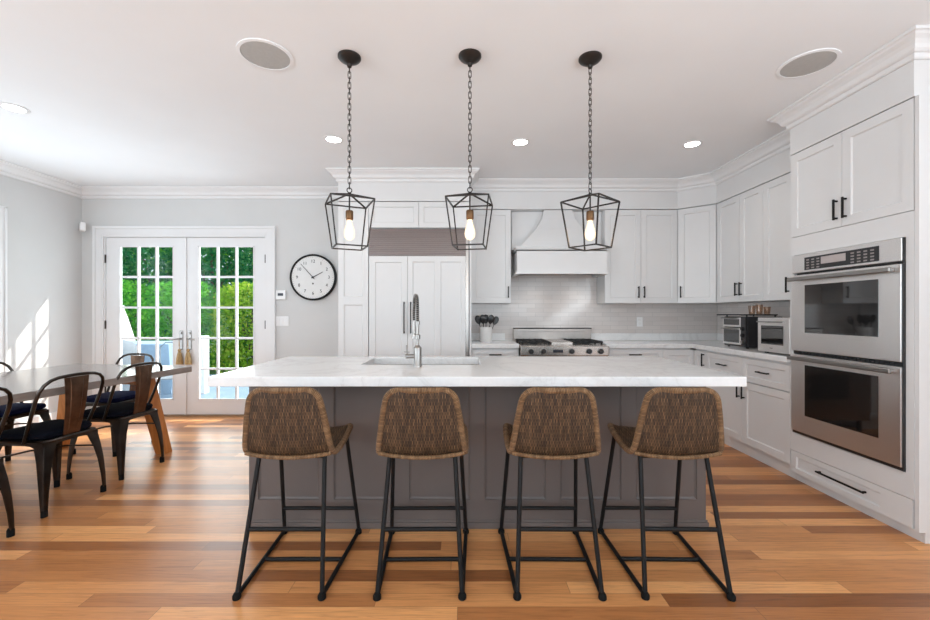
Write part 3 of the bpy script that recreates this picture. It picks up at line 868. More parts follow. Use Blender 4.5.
# -------- crock with utensils
tag(MB().lathe([(.066, 0), (.070, .006), (.070, .165), (.064, .168), (.062, .012), (.001, .012)], (.262, 4.70, .9145), 32).build('utensil_crock', 'ceramic', smooth=True), 'white ceramic crock of black utensils on the short worktop', 'crock')
for k, (dx, lean, kind) in enumerate(((-.040, -.30, 'spoon'), (-.018, -.13, 'spoon'), (.004, .0, 'spatula'), (.024, .17, 'spoon'), (.040, .42, 'spatula'))):
    m = MB()
    b0 = Vector((.262 + dx * .5, 4.70 + (-.026 if k % 2 else .026), .9145 + .018))
    d0 = Vector((lean * 1.0, -.12 if k % 2 else .12, 1)).normalized()
    p1 = b0 + d0 * .20
    m.tube([b0, p1], .0045, 8)
    side = Vector((1, 0, 0)) - d0 * d0.x; side.normalize(); nrm = d0.cross(side)
    rings = []
    for q, wq in ((0, .006), (.02, .022), (.045, .034), (.075, .034), (.10, .022), (.108, .004)):
        c_ = b0 + d0 * (.185 + q)
        rings.append([tuple(c_ + side * wq * math.cos(a_) + nrm * (.005 * math.sin(a_) + (.006 if kind == 'spoon' else 0) * (1 - (wq / .03) ** 2))) for a_ in [2 * PI * j / 10 for j in range(10)]])
    m.loft(rings)
    nm = ['leftmost, leaning left', 'second from the left', 'middle, standing upright', 'second from the right', 'rightmost, leaning right'][k]
    tag(m.build('cooking_' + kind, 'black_plastic', smooth=True), 'black cooking %s in the white crock, %s of the five' % (kind, nm.split(',')[0]) + (',' + nm.split(',')[1] if ',' in nm else ''), kind, 'black utensils in the crock')

# ------------------------------------------------------------------ island
IX0, IX1, IY0, IY1 = -1.234, 1.401, 2.382, 3.075
isl = thing('kitchen_island', 'taupe kitchen island with recessed panels under the long white worktop', 'kitchen island', (IX0, IY0, 0))
IW = IX1 - IX0; ID = IY1 - IY0
pw = .352; pg = (IW - 2 * .052 - 6 * pw) / 5
cells = [(.052 + k * (pw + pg), .052 + k * (pw + pg) + pw, .163, .825) for k in range(6)]
build_panel(shaker(IW, .862, cells, rec=.012, ch=.012), 'front_panel', 'island_paint', isl, (0, 0, 0))
m = MB(); m.box(0, .02, .0215, ID - .022, 0, .862); m.box(IW - .02, IW, .0215, ID - .022, 0, .862); m.box(.02, IW - .02, .0215, ID - .022, .0, .08)
m.box(.02, IW - .02, ID - .04, ID - .022, .08, .862)
m.build('body', 'island_paint', isl)
m = MB(); m.box(-.012, IW + .012, -.012, -.0005, 0, .035); m.box(-.007, IW + .007, -.007, -.0005, .035, .048)
m.box(-.012, -.0005, -.0005, ID - .03, 0, .035); m.box(IW + .0005, IW + .012, -.0005, ID - .03, 0, .035)
m.build('base_moulding', 'island_paint', isl, bevel=.002)
# working side
bk = bpy.data.objects.new('back_fronts', None)
xs_ = [0, .55, 1.10, 1.60, 2.10, IW]
for k in range(5):
    a0, a1 = xs_[k], xs_[k + 1]
    w_ = a1 - a0 - .004
    segs = ((.10, .36), (.364, .61), (.614, .85)) if k in (0, 4) else ((.10, .64), (.644, .85))
    for z0_, z1_ in segs:
        big = z1_ - z0_ > .4
        p = build_panel(shaker(w_, z1_ - z0_, rail=.045), 'door' if big else 'drawer', 'island_paint', isl, (IW - a0 - .002, ID, z0_))
        p.rotation_euler = (0, 0, PI)
        if big: pull(p, w_ - .035, (z1_ - z0_) - .09, .13, True)
        else: pull(p, w_ / 2, (z1_ - z0_) / 2, .16, False)
bpy.data.objects.remove(bk)
# worktop with the sink cut-out
CX0, CX1, CY0, CY1, CZ0, CZ1 = -1.308, 1.451, 2.11, 3.10, .8635, .914
SX0, SX1, SY0, SY1 = -.647, .110, 2.610, 3.02
m = MB()
xs_ = [CX0, SX0, SX1, CX1]; ys_ = [CY0, SY0, SY1, CY1]
def vv(x, y, z): m.v.append((x, y, z)); return len(m.v) - 1
for i in range(3):
    for j in range(3):
        if i == 1 and j == 1: continue
        for z in (CZ0, CZ1):
            m.face([vv(xs_[i], ys_[j], z), vv(xs_[i + 1], ys_[j], z), vv(xs_[i + 1], ys_[j + 1], z), vv(xs_[i], ys_[j + 1], z)])
for (a0, b0), (a1, b1) in [((xs_[i], y), (xs_[i + 1], y)) for i in range(3) for y in (CY0, CY1)] + [((x, ys_[j]), (x, ys_[j + 1])) for j in range(3) for x in (CX0, CX1)] + \
        [((SX0, y), (SX1, y)) for y in (SY0, SY1)] + [((x, SY0), (x, SY1)) for x in (SX0, SX1)]:
    m.face([vv(a0, b0, CZ0), vv(a1, b1, CZ0), vv(a1, b1, CZ1), vv(a0, b0, CZ1)])
me = bpy.data.meshes.new('island_countertop'); me.from_pydata(m.v, [], m.f)
bm = bmesh.new(); bm.from_mesh(me); bmesh.ops.remove_doubles(bm, verts=bm.verts, dist=1e-5); bmesh.ops.recalc_face_normals(bm, faces=bm.faces); bm.to_mesh(me); bm.free()
me.materials.append(M['quartz'])
ct = bpy.data.objects.new('island_countertop', me); COL.objects.link(ct)
md = ct.modifiers.new('bevel', 'BEVEL'); md.width = .003; md.segments = 2; md.limit_method = 'ANGLE'; md.angle_limit = R(40)
tag(ct, 'long white quartz worktop on the taupe island with sink cut-out', 'countertop')
s_ = thing('sink', 'undermounted stainless steel sink in the island worktop', 'sink', ((SX0 + SX1) / 2, (SY0 + SY1) / 2, 0))
a_, b_ = (SX1 - SX0) / 2 + .004, (SY1 - SY0) / 2 + .004
m = MB()
m.box(-a_, a_, -b_ - .012, -b_, .66, .862); m.box(-a_, a_, b_, b_ + .012, .66, .862)
m.box(-a_ - .012, -a_, -b_ - .012, b_ + .012, .66, .862); m.box(a_, a_ + .012, -b_ - .012, b_ + .012, .66, .862)
m.box(-a_, a_, -b_, b_, .66, .672)
m.build('basin', 'sink_steel', s_)
MB().lathe([(.045, .6725), (.045, .676), (.03, .677)], (0, .05, 0), 24).build('drain', 'chrome', s_, smooth=True)
# faucet
f = thing('faucet', 'brushed steel spring-neck kitchen faucet standing at the island sink', 'faucet', (-.277, 2.520, .9145))
MB().lathe([(.027, 0), (.027, .008), (.024, .012), (.024, .115), (.016, .124), (.011, .13)], (0, 0, 0), 24).build('base', 'chrome', f, smooth=True)
m = MB()
m.cyl((0, 0, .128), (0, 0, .262), .0095, seg=14); m.lathe([(.010, .165), (.017, .168), (.017, .192), (.010, .195)], (0, 0, 0), 18); m.cyl((0, 0, .255), (0, 0, .275), .014, seg=14)
m.build('riser', 'chrome', f, smooth=True)
def sp(tt):
    # arch from riser top over to the spray head
    a = PI * tt
    x = -.020 * (1 - math.cos(a)) ; y = .075 * (1 - math.cos(a)); z = .34 + .095 * math.sin(a)
    return Vector((x, y, z))
path = [Vector((0, 0, .27 + .07 * k / 4)) for k in range(5)] + [sp(k / 16) for k in range(1, 17)] + [sp(1) + Vector((0, 0, -.02 * k)) for k in range(1, 4)]
MB().tube(path, .0075, 10).build('hose', 'iron', f, smooth=True)
# coil around the hose
hel = []; tot = 0; L = [0]
for k in range(1, len(path)): tot += (path[k] - path[k - 1]).length; L.append(tot)
turns = 34; N = turns * 10
for k in range(N + 1):
    l = tot * k / N; j = 0
    while j < len(L) - 2 and L[j + 1] < l: j += 1
    tt = (l - L[j]) / (L[j + 1] - L[j]); p = path[j].lerp(path[j + 1], tt); d = (path[j + 1] - path[j]).normalized()
    s1 = d.cross(Vector((.3, 1, 0))).normalized()
    s1 = Vector((d.z, 0, -d.x)) if s1.length < .1 else s1
    s2 = d.cross(s1); th = 2 * PI * turns * k / N
    hel.append(p + .0105 * (math.cos(th) * s1 + math.sin(th) * s2))
MB().tube(hel, .0022, 5).build('spring', 'chrome', f, smooth=True)
e = sp(1) + Vector((0, 0, -.06))
MB().lathe([(.009, 0), (.011, -.02), (.011, -.09), (.015, -.115), (.015, -.122)], tuple(e), 18).build('spray_head', 'chrome', f, smooth=True)
m = MB(); m.tube([(0, 0, .18), (e.x * .5, e.y * .5, .185), (e.x, e.y, .19)], .005, 8); m.build('holder_arm', 'chrome', f, smooth=True)
m = MB(); m.cyl((-.018, 0, .062), (-.072, -.012, .062), .013, seg=16); m.tube([(-.062, -.010, .07), (-.066, -.012, .13)], .0045, 8); m.tube([(-.05, 0, .085), (-.08, -.014, .088)], .004, 8)
m.build('lever', 'chrome', f, smooth=True)

# ------------------------------------------------------------------ bar stools
def make_stool(label):
    s = thing('bar_stool', label, 'bar stool', (0, 0, 0), group='wicker bar stools along the island')
    # local: sits facing +y, origin at floor, y measured from the rear feet line
    prof = [(.450, .612, .150), (.449, .624, .172), (.436, .633, .188), (.40, .632, .198), (.32, .615, .203), (.24, .601, .204), (.175, .593, .202), (.135, .595, .200), (.105, .612, .197), (.088, .650, .192),
            (.078, .70, .184), (.070, .75, .177), (.062, .80, .168), (.056, .84, .160), (.053, .862, .153), (.051, .880, .140), (.050, .892, .120), (.0495, .897, .095)]
    # refine with simple catmull
    def cr(a, b, c, d, t_): return tuple(.5 * (2 * b[i] + (c[i] - a[i]) * t_ + (2 * a[i] - 5 * b[i] + 4 * c[i] - d[i]) * t_ * t_ + (3 * b[i] - a[i] - 3 * c[i] + d[i]) * t_ ** 3) for i in range(3))
    P = []
    for k in range(len(prof) - 1):
        a, b, c, d = prof[max(k - 1, 0)], prof[k], prof[k + 1], prof[min(k + 2, len(prof) - 1)]
        for q in range(3): P.append(cr(a, b, c, d, q / 3))
    P.append(prof[-1])
    ns = 15; m = MB(); L = 0; Ls = []
    grid = []
    for i, (y, z, hw) in enumerate(P):
        if i: L += math.hypot(y - P[i - 1][0], z - P[i - 1][1])
        Ls.append(L); rowp = []
        d = Vector((P[min(i + 1, len(P) - 1)][0] - P[max(i - 1, 0)][0], P[min(i + 1, len(P) - 1)][1] - P[max(i - 1, 0)][1])).normalized()
        nrm = Vector((d.y, -d.x))     # points down and back for this winding
        if nrm.y > 0 and i < 12: nrm = -nrm
        for j in range(ns):
            q = 2 * j / (ns - 1) - 1
            sag = .016 * (1 - q * q)
            nn = Vector((-.3, -.95)) if i < 14 else (Vector((-1, 0)) if i > 30 else Vector((-.75, -.65)))
            rowp.append((q * hw, y + nn.x * sag, z + nn.y * sag))
        grid.append(rowp)
    b = len(m.v)
    for rw in grid: m.v += rw
    for i in range(len(P) - 1):
        for j in range(ns - 1):
            us = [(grid[i][j][0], Ls[i]), (grid[i][j + 1][0], Ls[i]), (grid[i + 1][j + 1][0], Ls[i + 1]), (grid[i + 1][j][0], Ls[i + 1])]
            m.face([b + i * ns + j, b + i * ns + j + 1, b + (i + 1) * ns + j + 1, b + (i + 1) * ns + j], us)
    sh = m.build('seat_shell', 'wicker_weave', s, smooth=True)
    md = sh.modifiers.new('thick', 'SOLIDIFY'); md.thickness = .012; md.offset = 0
    edge = [r_[0] for r_ in grid] + grid[-1][1:] + [r_[-1] for r_ in grid[-2::-1]] + grid[0][-2:0:-1]
    MB().tube(edge, .0140, 10, closed=True, uv=True).build('woven_rim', 'wicker_rim', s, smooth=True)
    low = [(-.195 + .39 * k / 16, .096 - .020 * (1 - (k / 8 - 1) ** 2), .600 - .014 * (1 - (k / 8 - 1) ** 2)) for k in range(17)]
    MB().tube(low, .0095, 10, uv=True).build('woven_rim', 'wicker_rim', s, smooth=True)
    rr = .0105
    m = MB()
    for sg in (-1, 1):
        pts = [(sg * .152, .135, .578), (sg * .184, .006, .018), (sg * .186, .004, .012), (sg * .190, .02, .0125), (sg * .208, .530, .0125), (sg * .209, .540, .02), (sg * .176, .405, .60)]
        m2 = MB(); m2.tube([pts[0], pts[1]], rr, 10); m2.build('leg', 'black_metal', s, smooth=True)
        m2 = MB(); m2.tube([pts[6], pts[5]], rr, 10); m2.build('leg', 'black_metal', s, smooth=True)
        m2 = MB(); m2.tube([(sg * .184, -.004, .0125), (sg * .210, .550, .0125)], rr, 10); m2.build('runner', 'black_metal', s, smooth=True)
        for yy, xx in ((.002, .1845), (.535, .209)):
            MB().lathe([(.016, 0), (.018, .004), (.018, .016), (.011, .028)], (sg * xx, yy, 0), 14).build('foot_pad', 'rubber', s, smooth=True)
    m = MB(); m.tube([(-.168, .067, .268), (.168, .067, .268)], rr * .95, 10); m.build('stretcher', 'black_metal', s, smooth=True)
    m = MB(); m.tube([(-.202, .507, .155), (.202, .507, .155)], rr * .95, 10); m.build('stretcher', 'black_metal', s, smooth=True)
    m = MB(); m.tube([(-.196, .27, .0125), (.196, .27, .0125)], rr * .95, 10); m.build('floor_bar', 'black_metal', s, smooth=True)
    m = MB(); m.tube([(-.160, .135, .574), (.160, .135, .574)], rr * .9, 8); m.tube([(-.176, .405, .592), (.176, .405, .592)], rr * .9, 8)
    for sg in (-1, 1): m.tube([(sg * .153, .135, .574), (sg * .176, .405, .592)], rr * .9, 8)
    m.build('seat_frame', 'black_metal', s, smooth=True)
    return s
st = make_stool('woven wicker bar stool at the far left end of the island')
st.location = (-.797, 1.79, 0)
for x, rz, lab in ((-.188, R(.5), 'woven wicker bar stool in front of the sink, second from the left'),
                   (.420, R(-.5), 'woven wicker bar stool right of centre, second from the right'),
                   (.977, R(-1), 'woven wicker bar stool at the far right end of the island')):
    dup(st, (x, 1.79, 0), rz, lab)

# ------------------------------------------------------------------ pendants
def make_pendant(label):
    p = thing('pendant_lantern', label, 'pendant light', (0, 0, 0), group='lantern pendants above the island')
    z = ZC
    MB().lathe([(.066, z - .0006), (.066, z - .010), (.058, z - .020), (.034, z - .036), (.016, z - .046), (.012, z - .062), (.004, z - .066)], seg=28).build('canopy', 'bronze_metal', p, smooth=True)
    m = MB(); top, bot = z - .062, 1.965
    n = 23; pitch = (top - bot) / n
    for k in range(n):
        zc = top - pitch * (k + .5); l = pitch * .5 + .006; w_ = .0085
        pts = []
        for q in range(12):
            a_ = 2 * PI * q / 12
            px = w_ * math.cos(a_); pz = (l - w_) * (1 if math.sin(a_) > 0 else -1) * (0 if abs(math.sin(a_)) < 1e-6 else 1) + w_ * math.sin(a_)
            if abs(math.sin(a_)) < 1e-6: pz = 0
            pts.append((px, 0, zc + pz) if k % 2 else (0, px, zc + pz))
        m.tube(pts, .0022, 5, closed=True)
    m.build('chain', 'bronze_metal', p)
    m = MB(); m.tube([(.014 * math.cos(a_), 0, 1.953 + .014 * math.sin(a_)) for a_ in [2 * PI * q / 16 for q in range(16)]], .003, 6, closed=True)
    m.lathe([(.003, 1.942), (.010, 1.938), (.010, 1.930), (.004, 1.926)], seg=12)
    m.cyl((0, 0, 1.93), (0, 0, 1.83), .0045, seg=8)
    m.build('stem', 'bronze_metal', p, smooth=True)
    m = MB(); T, B, zt, zb = .120, .086, 1.888, 1.622
    def bar(a, b, r_=.0052): m.tube([a, b], r_, 4)
    tc = [(sx * T, sy * T, zt) for sx, sy in ((-1, -1), (1, -1), (1, 1), (-1, 1))]; bc = [(sx * B, sy * B, zb) for sx, sy in ((-1, -1), (1, -1), (1, 1), (-1, 1))]
    for k in range(4):
        bar(tc[k], tc[(k + 1) % 4]); bar(bc[k], bc[(k + 1) % 4]); bar(tc[k], bc[k]); bar(tc[k], (0, 0, 1.932))
    m.build('cage', 'bronze_metal', p)
    MB().lathe([(.004, 1.838), (.020, 1.834), (.022, 1.826), (.022, 1.786), (.018, 1.780)], seg=18).build('socket', 'brass_socket', p, smooth=True)
    bl = MB().lathe([(.013, 1.7795), (.015, 1.765), (.027, 1.725), (.031, 1.700), (.028, 1.680), (.016, 1.666), (.003, 1.661)], seg=20).build('bulb', 'bulb_glass', p, smooth=True)
    m = MB()
    for k in range(6):
        a_ = 2 * PI * k / 6; m.tube([(.006 * math.cos(a_), .006 * math.sin(a_), 1.762), (.015 * math.cos(a_), .015 * math.sin(a_), 1.688)], .0016, 5)
    m.build('filament', 'filament_glow', bl)
    add_light('bulb_light', 'POINT', (0, 0, 1.715), 3.5, (1.0, 0.72, 0.45), parent=p, shadow_soft_size=.02)
    return p
t = NT('bulb_glass')
em = t.n('ShaderNodeEmission'); em.inputs[0].default_value = (1.0, 0.74, 0.48, 1); em.inputs[1].default_value = 1.3
tr = t.n('ShaderNodeBsdfTransparent'); gl = t.n('ShaderNodeBsdfGlossy'); gl.inputs['Roughness'].default_value = .05
ad = t.n('ShaderNodeMixShader'); ad.inputs[0].default_value = .75
t.t.links.new(tr.outputs[0], ad.inputs[1]); t.t.links.new(em.outputs[0], ad.inputs[2])
a2 = t.n('ShaderNodeMixShader'); a2.inputs[0].default_value = .08
t.t.links.new(ad.outputs[0], a2.inputs[1]); t.t.links.new(gl.outputs[0], a2.inputs[2]); t.t.links.new(a2.outputs[0], t.out.inputs['Surface']); M['bulb_glass'] = t.m
pd = make_pendant('left lantern pendant light, black open cage on a chain above the island')
pd.location = (-.66, 2.40, 0); pd.rotation_euler = (0, 0, R(25))
dup(pd, (.040, 2.39, 0), R(-9), 'middle lantern pendant light, black open cage hanging above the island sink')
dup(pd, (.742, 2.41, 0), R(43), 'right lantern pendant light, black open cage hanging before the range hood')

# ------------------------------------------------------------------ recessed lights, speakers
rl = thing('recessed_light', 'small round recessed ceiling light above the dining table', 'ceiling light', (-3.26, 3.0, 0), group='recessed ceiling lights')
MB().lathe([(.082, ZC - .0006), (.082, ZC - .004), (.062, ZC - .006), (.060, ZC - .0012)], seg=32).build('trim_ring', 'trim_paint', rl, smooth=True)
MB().lathe([(.060, ZC - .0012), (.058, ZC - .0045)], seg=32).build('lens', 'can_glow', rl)
add_light('can_light', 'SPOT', (0, 0, ZC - .03), 5, (1.0, 0.95, 0.88), parent=rl, spot_size=R(150), spot_blend=.8, shadow_soft_size=.05)
for x, y, lab in ((-1.11, 3.54, 'small round recessed ceiling light in front of the refrigerator'), (.50, 3.60, 'small round recessed ceiling light in front of the range'),
                  (2.02, 3.64, 'small round recessed ceiling light near the corner wall cabinet'), ):
    dup(rl, (x, y, 0), 0, lab)
for x, y, lab in ((-1.14, 2.385, 'large round in-ceiling speaker left of the pendants'), (2.06, 2.47, 'large round in-ceiling speaker near the tall oven cabinet')):
    s_ = thing('ceiling_speaker', lab, 'ceiling speaker', (x, y, 0), group='round ceiling speakers')
    MB().lathe([(.150, ZC - .0006), (.150, ZC - .006), (.132, ZC - .008), (.131, ZC - .0012)], seg=48).build('rim', 'ceiling_paint', s_, smooth=True)
    MB().lathe([(.1305, ZC - .0012), (.1305, ZC - .0055), (.08, ZC - .0075), (.01, ZC - .008)], seg=48).build('grille', 'speaker_grille', s_, smooth=True)

# ------------------------------------------------------------------ wall items
ck = thing('wall_clock', 'round wall clock with black rim and white face showing eight minutes to two', 'clock', (-1.785, WB - .001, 1.665))
MB().lathe([(.245, 0), (.272, 0), (.276, -.006), (.276, -.040), (.270, -.046), (.258, -.046), (.254, -.042), (.254, -.037), (.245, -.030)], (0, 0, 0), 64, 'y').build('rim', 'black_metal', ck, smooth=True)
fc = MB().lathe([(.253, -.001), (.253, -.036)], (0, 0, 0), 64, 'y').build('face', 'clock_face', ck)
def text_mesh(txt, size, parent, loc, name='numeral', mat='ink', ext=.0006):
    c = bpy.data.curves.new(name, 'FONT'); c.body = txt; c.size = size; c.extrude = ext; c.align_x = 'CENTER'; c.align_y = 'CENTER'
    o = bpy.data.objects.new(name, c); COL.objects.link(o)
    dg = bpy.context.evaluated_depsgraph_get()
    me = bpy.data.meshes.new_from_object(o.evaluated_get(dg))
    bpy.data.objects.remove(o)
    me.materials.clear(); me.materials.append(M[mat])
    o = bpy.data.objects.new(name, me); COL.objects.link(o)
    o.parent = parent; o.location = loc; o.rotation_euler = (PI / 2, 0, 0)
    return o
for k in range(1, 13):
    a_ = PI / 2 - 2 * PI * k / 12
    text_mesh(str(k), .052, fc, (.190 * math.cos(a_), -.037, .190 * math.sin(a_)))
m = MB()
for k in range(60):
    a_ = 2 * PI * k / 60; r0 = .236 if k % 5 else .230
    ca, sa = math.cos(a_), math.sin(a_); wd_ = .0012
    b = len(m.v)
    for rr_, sgn in ((r0, -1), (r0, 1), (.246, 1), (.246, -1)):
        m.v.append((rr_ * ca - sgn * wd_ * sa, -.0366, rr_ * sa + sgn * wd_ * ca))
    m.face([b, b + 1, b + 2, b + 3])
m.build('minute_track', 'ink', fc)
def hand(ang_deg, length, wd_, tail, y, name):
    a_ = PI / 2 - R(ang_deg); d = Vector((math.cos(a_), 0, math.sin(a_))); s_ = Vector((-d.z, 0, d.x))
    m = MB(); pts = [-d * tail + s_ * wd_, -d * tail - s_ * wd_, d * length - s_ * wd_ * .5, d * length + s_ * wd_ * .5]
    rings = [[(p.x, y, p.z) for p in pts], [(p.x, y - .002, p.z) for p in pts]]
    m.loft(rings); m.build(name, 'ink', ck)
hand(56 + 6, .135, .0055, .02, -.040, 'hour_hand'); hand(318, .215, .004, .03, -.043, 'minute_hand')
MB().lathe([(.012, -.0361), (.012, -.048)], (0, 0, 0), 20, 'y').build('hub', 'ink', ck)
MB().lathe([(.010, -.0361), (.010, -.0370)], (0, 0, -.075), 16, 'y').build('alarm_dial', 'ink', ck)
th_ = thing('thermostat', 'small white thermostat with dark screen beside the clock', 'thermostat', (-2.178, WB - .001, 1.455))
box(-.06, .06, -.022, 0, -.055, .055).build('body', 'white_plastic', th_, bevel=.005)
box(-.032, .032, -.0245, -.0222, -.010, .022).build('screen', 'dark_screen', th_)
outlet((-2.168, WB - .001, 1.143), 0, 'white triple light switch plate below the thermostat', 'light switch', 'light_switch', 3, True)
sn = thing('motion_sensor', 'small white motion sensor mounted high in the left wall corner', 'motion sensor', (-4.475, 4.88, 2.255), R(-42))
box(-.045, .045, -.04, .008, -.05, .05).build('housing', 'white_plastic', sn, bevel=.006)
box(-.03, .03, -.043, -.0405, -.03, .012).build('lens', 'trim_paint', sn, bevel=.001)

# ------------------------------------------------------------------ dining table and chairs
A = Vector((-3.66, 3.92)); B = Vector((-2.454, 3.74))
e1 = (B - A).normalized(); TWd = (B - A).length
dv = Vector((e1.y, -e1.x))      # towards the camera
TL = 2.75
cA = math.atan2(e1.y, e1.x)
tb = thing('dining_table', 'long dining table with grey wooden top and splayed orange oak legs', 'table', (A.x, A.y, 0), cA)
box(0, TWd, -TL, 0, .708, .760).build('tabletop', 'grey_wood', tb, bevel=.004)
m = MB(); m.box(.16, TWd - .16, -.32, -.24, .64, .7075); m.box(.16, TWd - .16, -TL + .24, -TL + .32, .64, .7075); m.box(TWd / 2 - .04, TWd / 2 + .04, -TL + .32, -.32, .65, .7075)
m.build('frame', 'orange_oak', tb)
for sx, sy in ((0, 0), (1, 0), (0, 1), (1, 1)):
    xt = .13 if sx == 0 else TWd - .36; xb_ = -.08 if sx == 0 else TWd - .235
    yt = -.18 if sy == 0 else -TL + .18; yb = yt
    if sy == 0: yb = -.10
    else: yb = -TL + .10
    wx, wy = .045, .045
    rings = [[(xb_ + wx + q[0] * wx, yb + q[1] * wy, 0.0) for q in ((-1, -1), (1, -1), (1, 1), (-1, 1))],
             [(xt + wx + q[0] * wx * 1.25, yt + q[1] * wy * 1.1, .7075) for q in ((-1, -1), (1, -1), (1, 1), (-1, 1))]]
    MB().loft(rings).build('leg', 'orange_oak', tb, bevel=.004)

def make_chair(label, fabric):
    c = thing('dining_chair', label, 'chair', (0, 0, 0), group='metal dining chairs round the table')
    # local: faces -y
    def rrect(hx0, hx1, y0, y1, r_, z):
        # rounded trapezoid: hx0 half width at y0 (front), hx1 at y1 (rear)
        pts = []
        for (cx, cy, a0) in ((-hx0 + r_, y0 + r_, PI), (hx0 - r_, y0 + r_, 1.5 * PI), (hx1 - r_, y1 - r_, 0), (-hx1 + r_, y1 - r_, .5 * PI)):
            for k in range(5):
                a_ = a0 + PI / 2 * k / 4; pts.append((cx + r_ * math.cos(a_), cy + r_ * math.sin(a_), z))
        return pts
    m = MB()
    m.loft([rrect(.190, .172, -.185, .185, .045, .438), rrect(.192, .174, -.187, .187, .045, .444), rrect(.186, .168, -.181, .181, .045, .452)])
    m.build('seat', 'gunmetal', c, smooth=True)
    # apron with arched lower edge on the four sides
    m = MB()
    corners = [(-.184, -.178), (.184, -.178), (.166, .178), (-.166, .178)]
    for k in range(4):
        p, q = Vector(corners[k]), Vector(corners[(k + 1) % 4]); n_ = 12
        nn = Vector((q.y - p.y, p.x - q.x)).normalized() * .002
        b = len(m.v)
        for j in range(n_ + 1):
            t_ = j / n_; xy = p.lerp(q, t_)
            edge = abs(2 * t_ - 1); drop = .018 + .075 * max(0, (edge - .35) / .65) ** 2.2
            for off_ in (nn, -nn):
                m.v.append((xy.x + off_.x, xy.y + off_.y, .440)); m.v.append((xy.x + off_.x * 1.5, xy.y + off_.y * 1.5, .440 - drop))
        for j in range(n_):
            a_ = b + j * 4; z_ = a_ + 4
            m.face([a_, z_, z_ + 1, a_ + 1]); m.face([a_ + 2, a_ + 3, z_ + 3, z_ + 2]); m.face([a_ + 1, z_ + 1, z_ + 3, a_ + 3])
    m.build('apron', 'gunmetal', c, smooth=True)
    # legs: tapered folded sheet, broad at the top
    for (tx, ty, bx, by) in ((-.165, -.16, -.205, -.195), (.165, -.16, .205, -.195), (-.148, .16, -.178, .20), (.148, .16, .178, .20)):
        rings = []
        ux = 1 if tx < 0 else -1; uy = 1 if ty < 0 else -1
        for (t_, wd_) in ((0, .075), (.12, .066), (.25, .052), (.45, .042), (.7, .032), (.92, .024)):
            z = .44 * (1 - t_); cx = tx + (bx - tx) * t_ - ux * .010 * math.sin(PI * t_); cy = ty + (by - ty) * t_ - uy * .010 * math.sin(PI * t_)
            o0 = (cx - ux * .018, cy - uy * .018)
            # L shaped channel section, outer corner rounded
            sec = [(o0[0] + ux * wd_, o0[1]), (o0[0] + ux * .010, o0[1]), (o0[0] + ux * .003, o0[1] + uy * .003), (o0[0], o0[1] + uy * .010), (o0[0], o0[1] + uy * wd_),
                   (o0[0] + ux * .009, o0[1] + uy * wd_), (o0[0] + ux * .014, o0[1] + uy * .014), (o0[0] + ux * wd_, o0[1] + uy * .009)]
            rings.append([(x, y, z) for x, y in sec])
        lg = MB().loft(rings).build('leg', 'gunmetal', c, smooth=True)
        MB().lathe([(.017, 0), (.017, .035), (.013, .045)], (bx - ux * .004, by - uy * .004, 0), 12).build('foot', 'rubber', lg, smooth=True)
    # back hoop
    half = [(.182, .06, .440), (.190, .095, .52), (.197, .135, .62), (.200, .165, .70), (.196, .185, .755), (.180, .199, .795), (.150, .209, .822), (.110, .215, .835), (.06, .219, .840), (0, .220, .842)]
    pts = half + [(-x, y, z) for x, y, z in half[-2::-1]]
    MB().tube(pts, .0105, 10).build('back_hoop', 'gunmetal', c, smooth=True)
    # splat with embossed centre
    m = MB(); n_ = 8
    for j in range(n_ + 1):
        t_ = j / n_; z = .452 + (.828 - .452) * t_; y = .172 + (.216 - .172) * t_ + .012 * math.sin(PI * t_); hw = .050 + .026 * t_
        inn = 1 if .1 < t_ < .9 else 0
        for fx, dp in ((-1, 0), (-.55, 0), (-.48, .004 * inn), (.48, .004 * inn), (.55, 0), (1, 0)):
            m.v.append((fx * hw, y + dp, z))
    for j in range(n_):
        for k in range(5): m.face([j * 6 + k, j * 6 + k + 1, (j + 1) * 6 + k + 1, (j + 1) * 6 + k])
    sp_ = m.build('splat', 'splat_metal', c, smooth=False)
    md = sp_.modifiers.new('thick', 'SOLIDIFY'); md.thickness = .004
    # brace under the seat
    MB().tube([(-.17, -.17, .33), (-.06, -.06, .345), (.06, .06, .345), (.15, .17, .33)], .006, 8).build('cross_brace', 'gunmetal', c, smooth=True)
    MB().tube([(.17, -.17, .33), (.06, -.06, .352), (-.06, .06, .352), (-.15, .17, .33)], .006, 8).build('cross_brace', 'gunmetal', c, smooth=True)
    # cushion
    m = MB()
    m.loft([rrect(.170, .155, -.172, .150, .05, .4525), rrect(.184, .168, -.184, .160, .055, .462), rrect(.188, .171, -.187, .163, .055, .478), rrect(.182, .165, -.182, .158, .055, .492), rrect(.150, .135, -.15, .13, .05, .500), rrect(.09, .08, -.09, .07, .04, .503)])
    m.build('cushion', fabric, c, smooth=True)
    return c
ch = make_chair('metal chair with black cushion, near side of the table, closest complete one', 'black_fabric')
ch.location = (-2.725, 2.715, 0); ch.rotation_euler = (0, 0, R(-97))
dup(ch, (-2.725, 3.275, 0), R(-96), 'metal chair with black cushion, near side of table, beside the orange leg')
dup(ch, (-2.735, 2.135, 0), R(-96), 'metal chair cut off by the left edge of the photo, nearest the camera')
nv = make_chair('metal chair with navy cushion at the end of the table, back to the garden doors', 'navy_fabric')
nv.location = (-3.19, 3.80, 0); nv.rotation_euler = (0, 0, R(-8) + PI * 0)
nv.rotation_euler = (0, 0, R(-8))
dup(nv, (-3.63, 3.26, 0), R(84), 'metal chair with navy cushion on the wall side of the table')

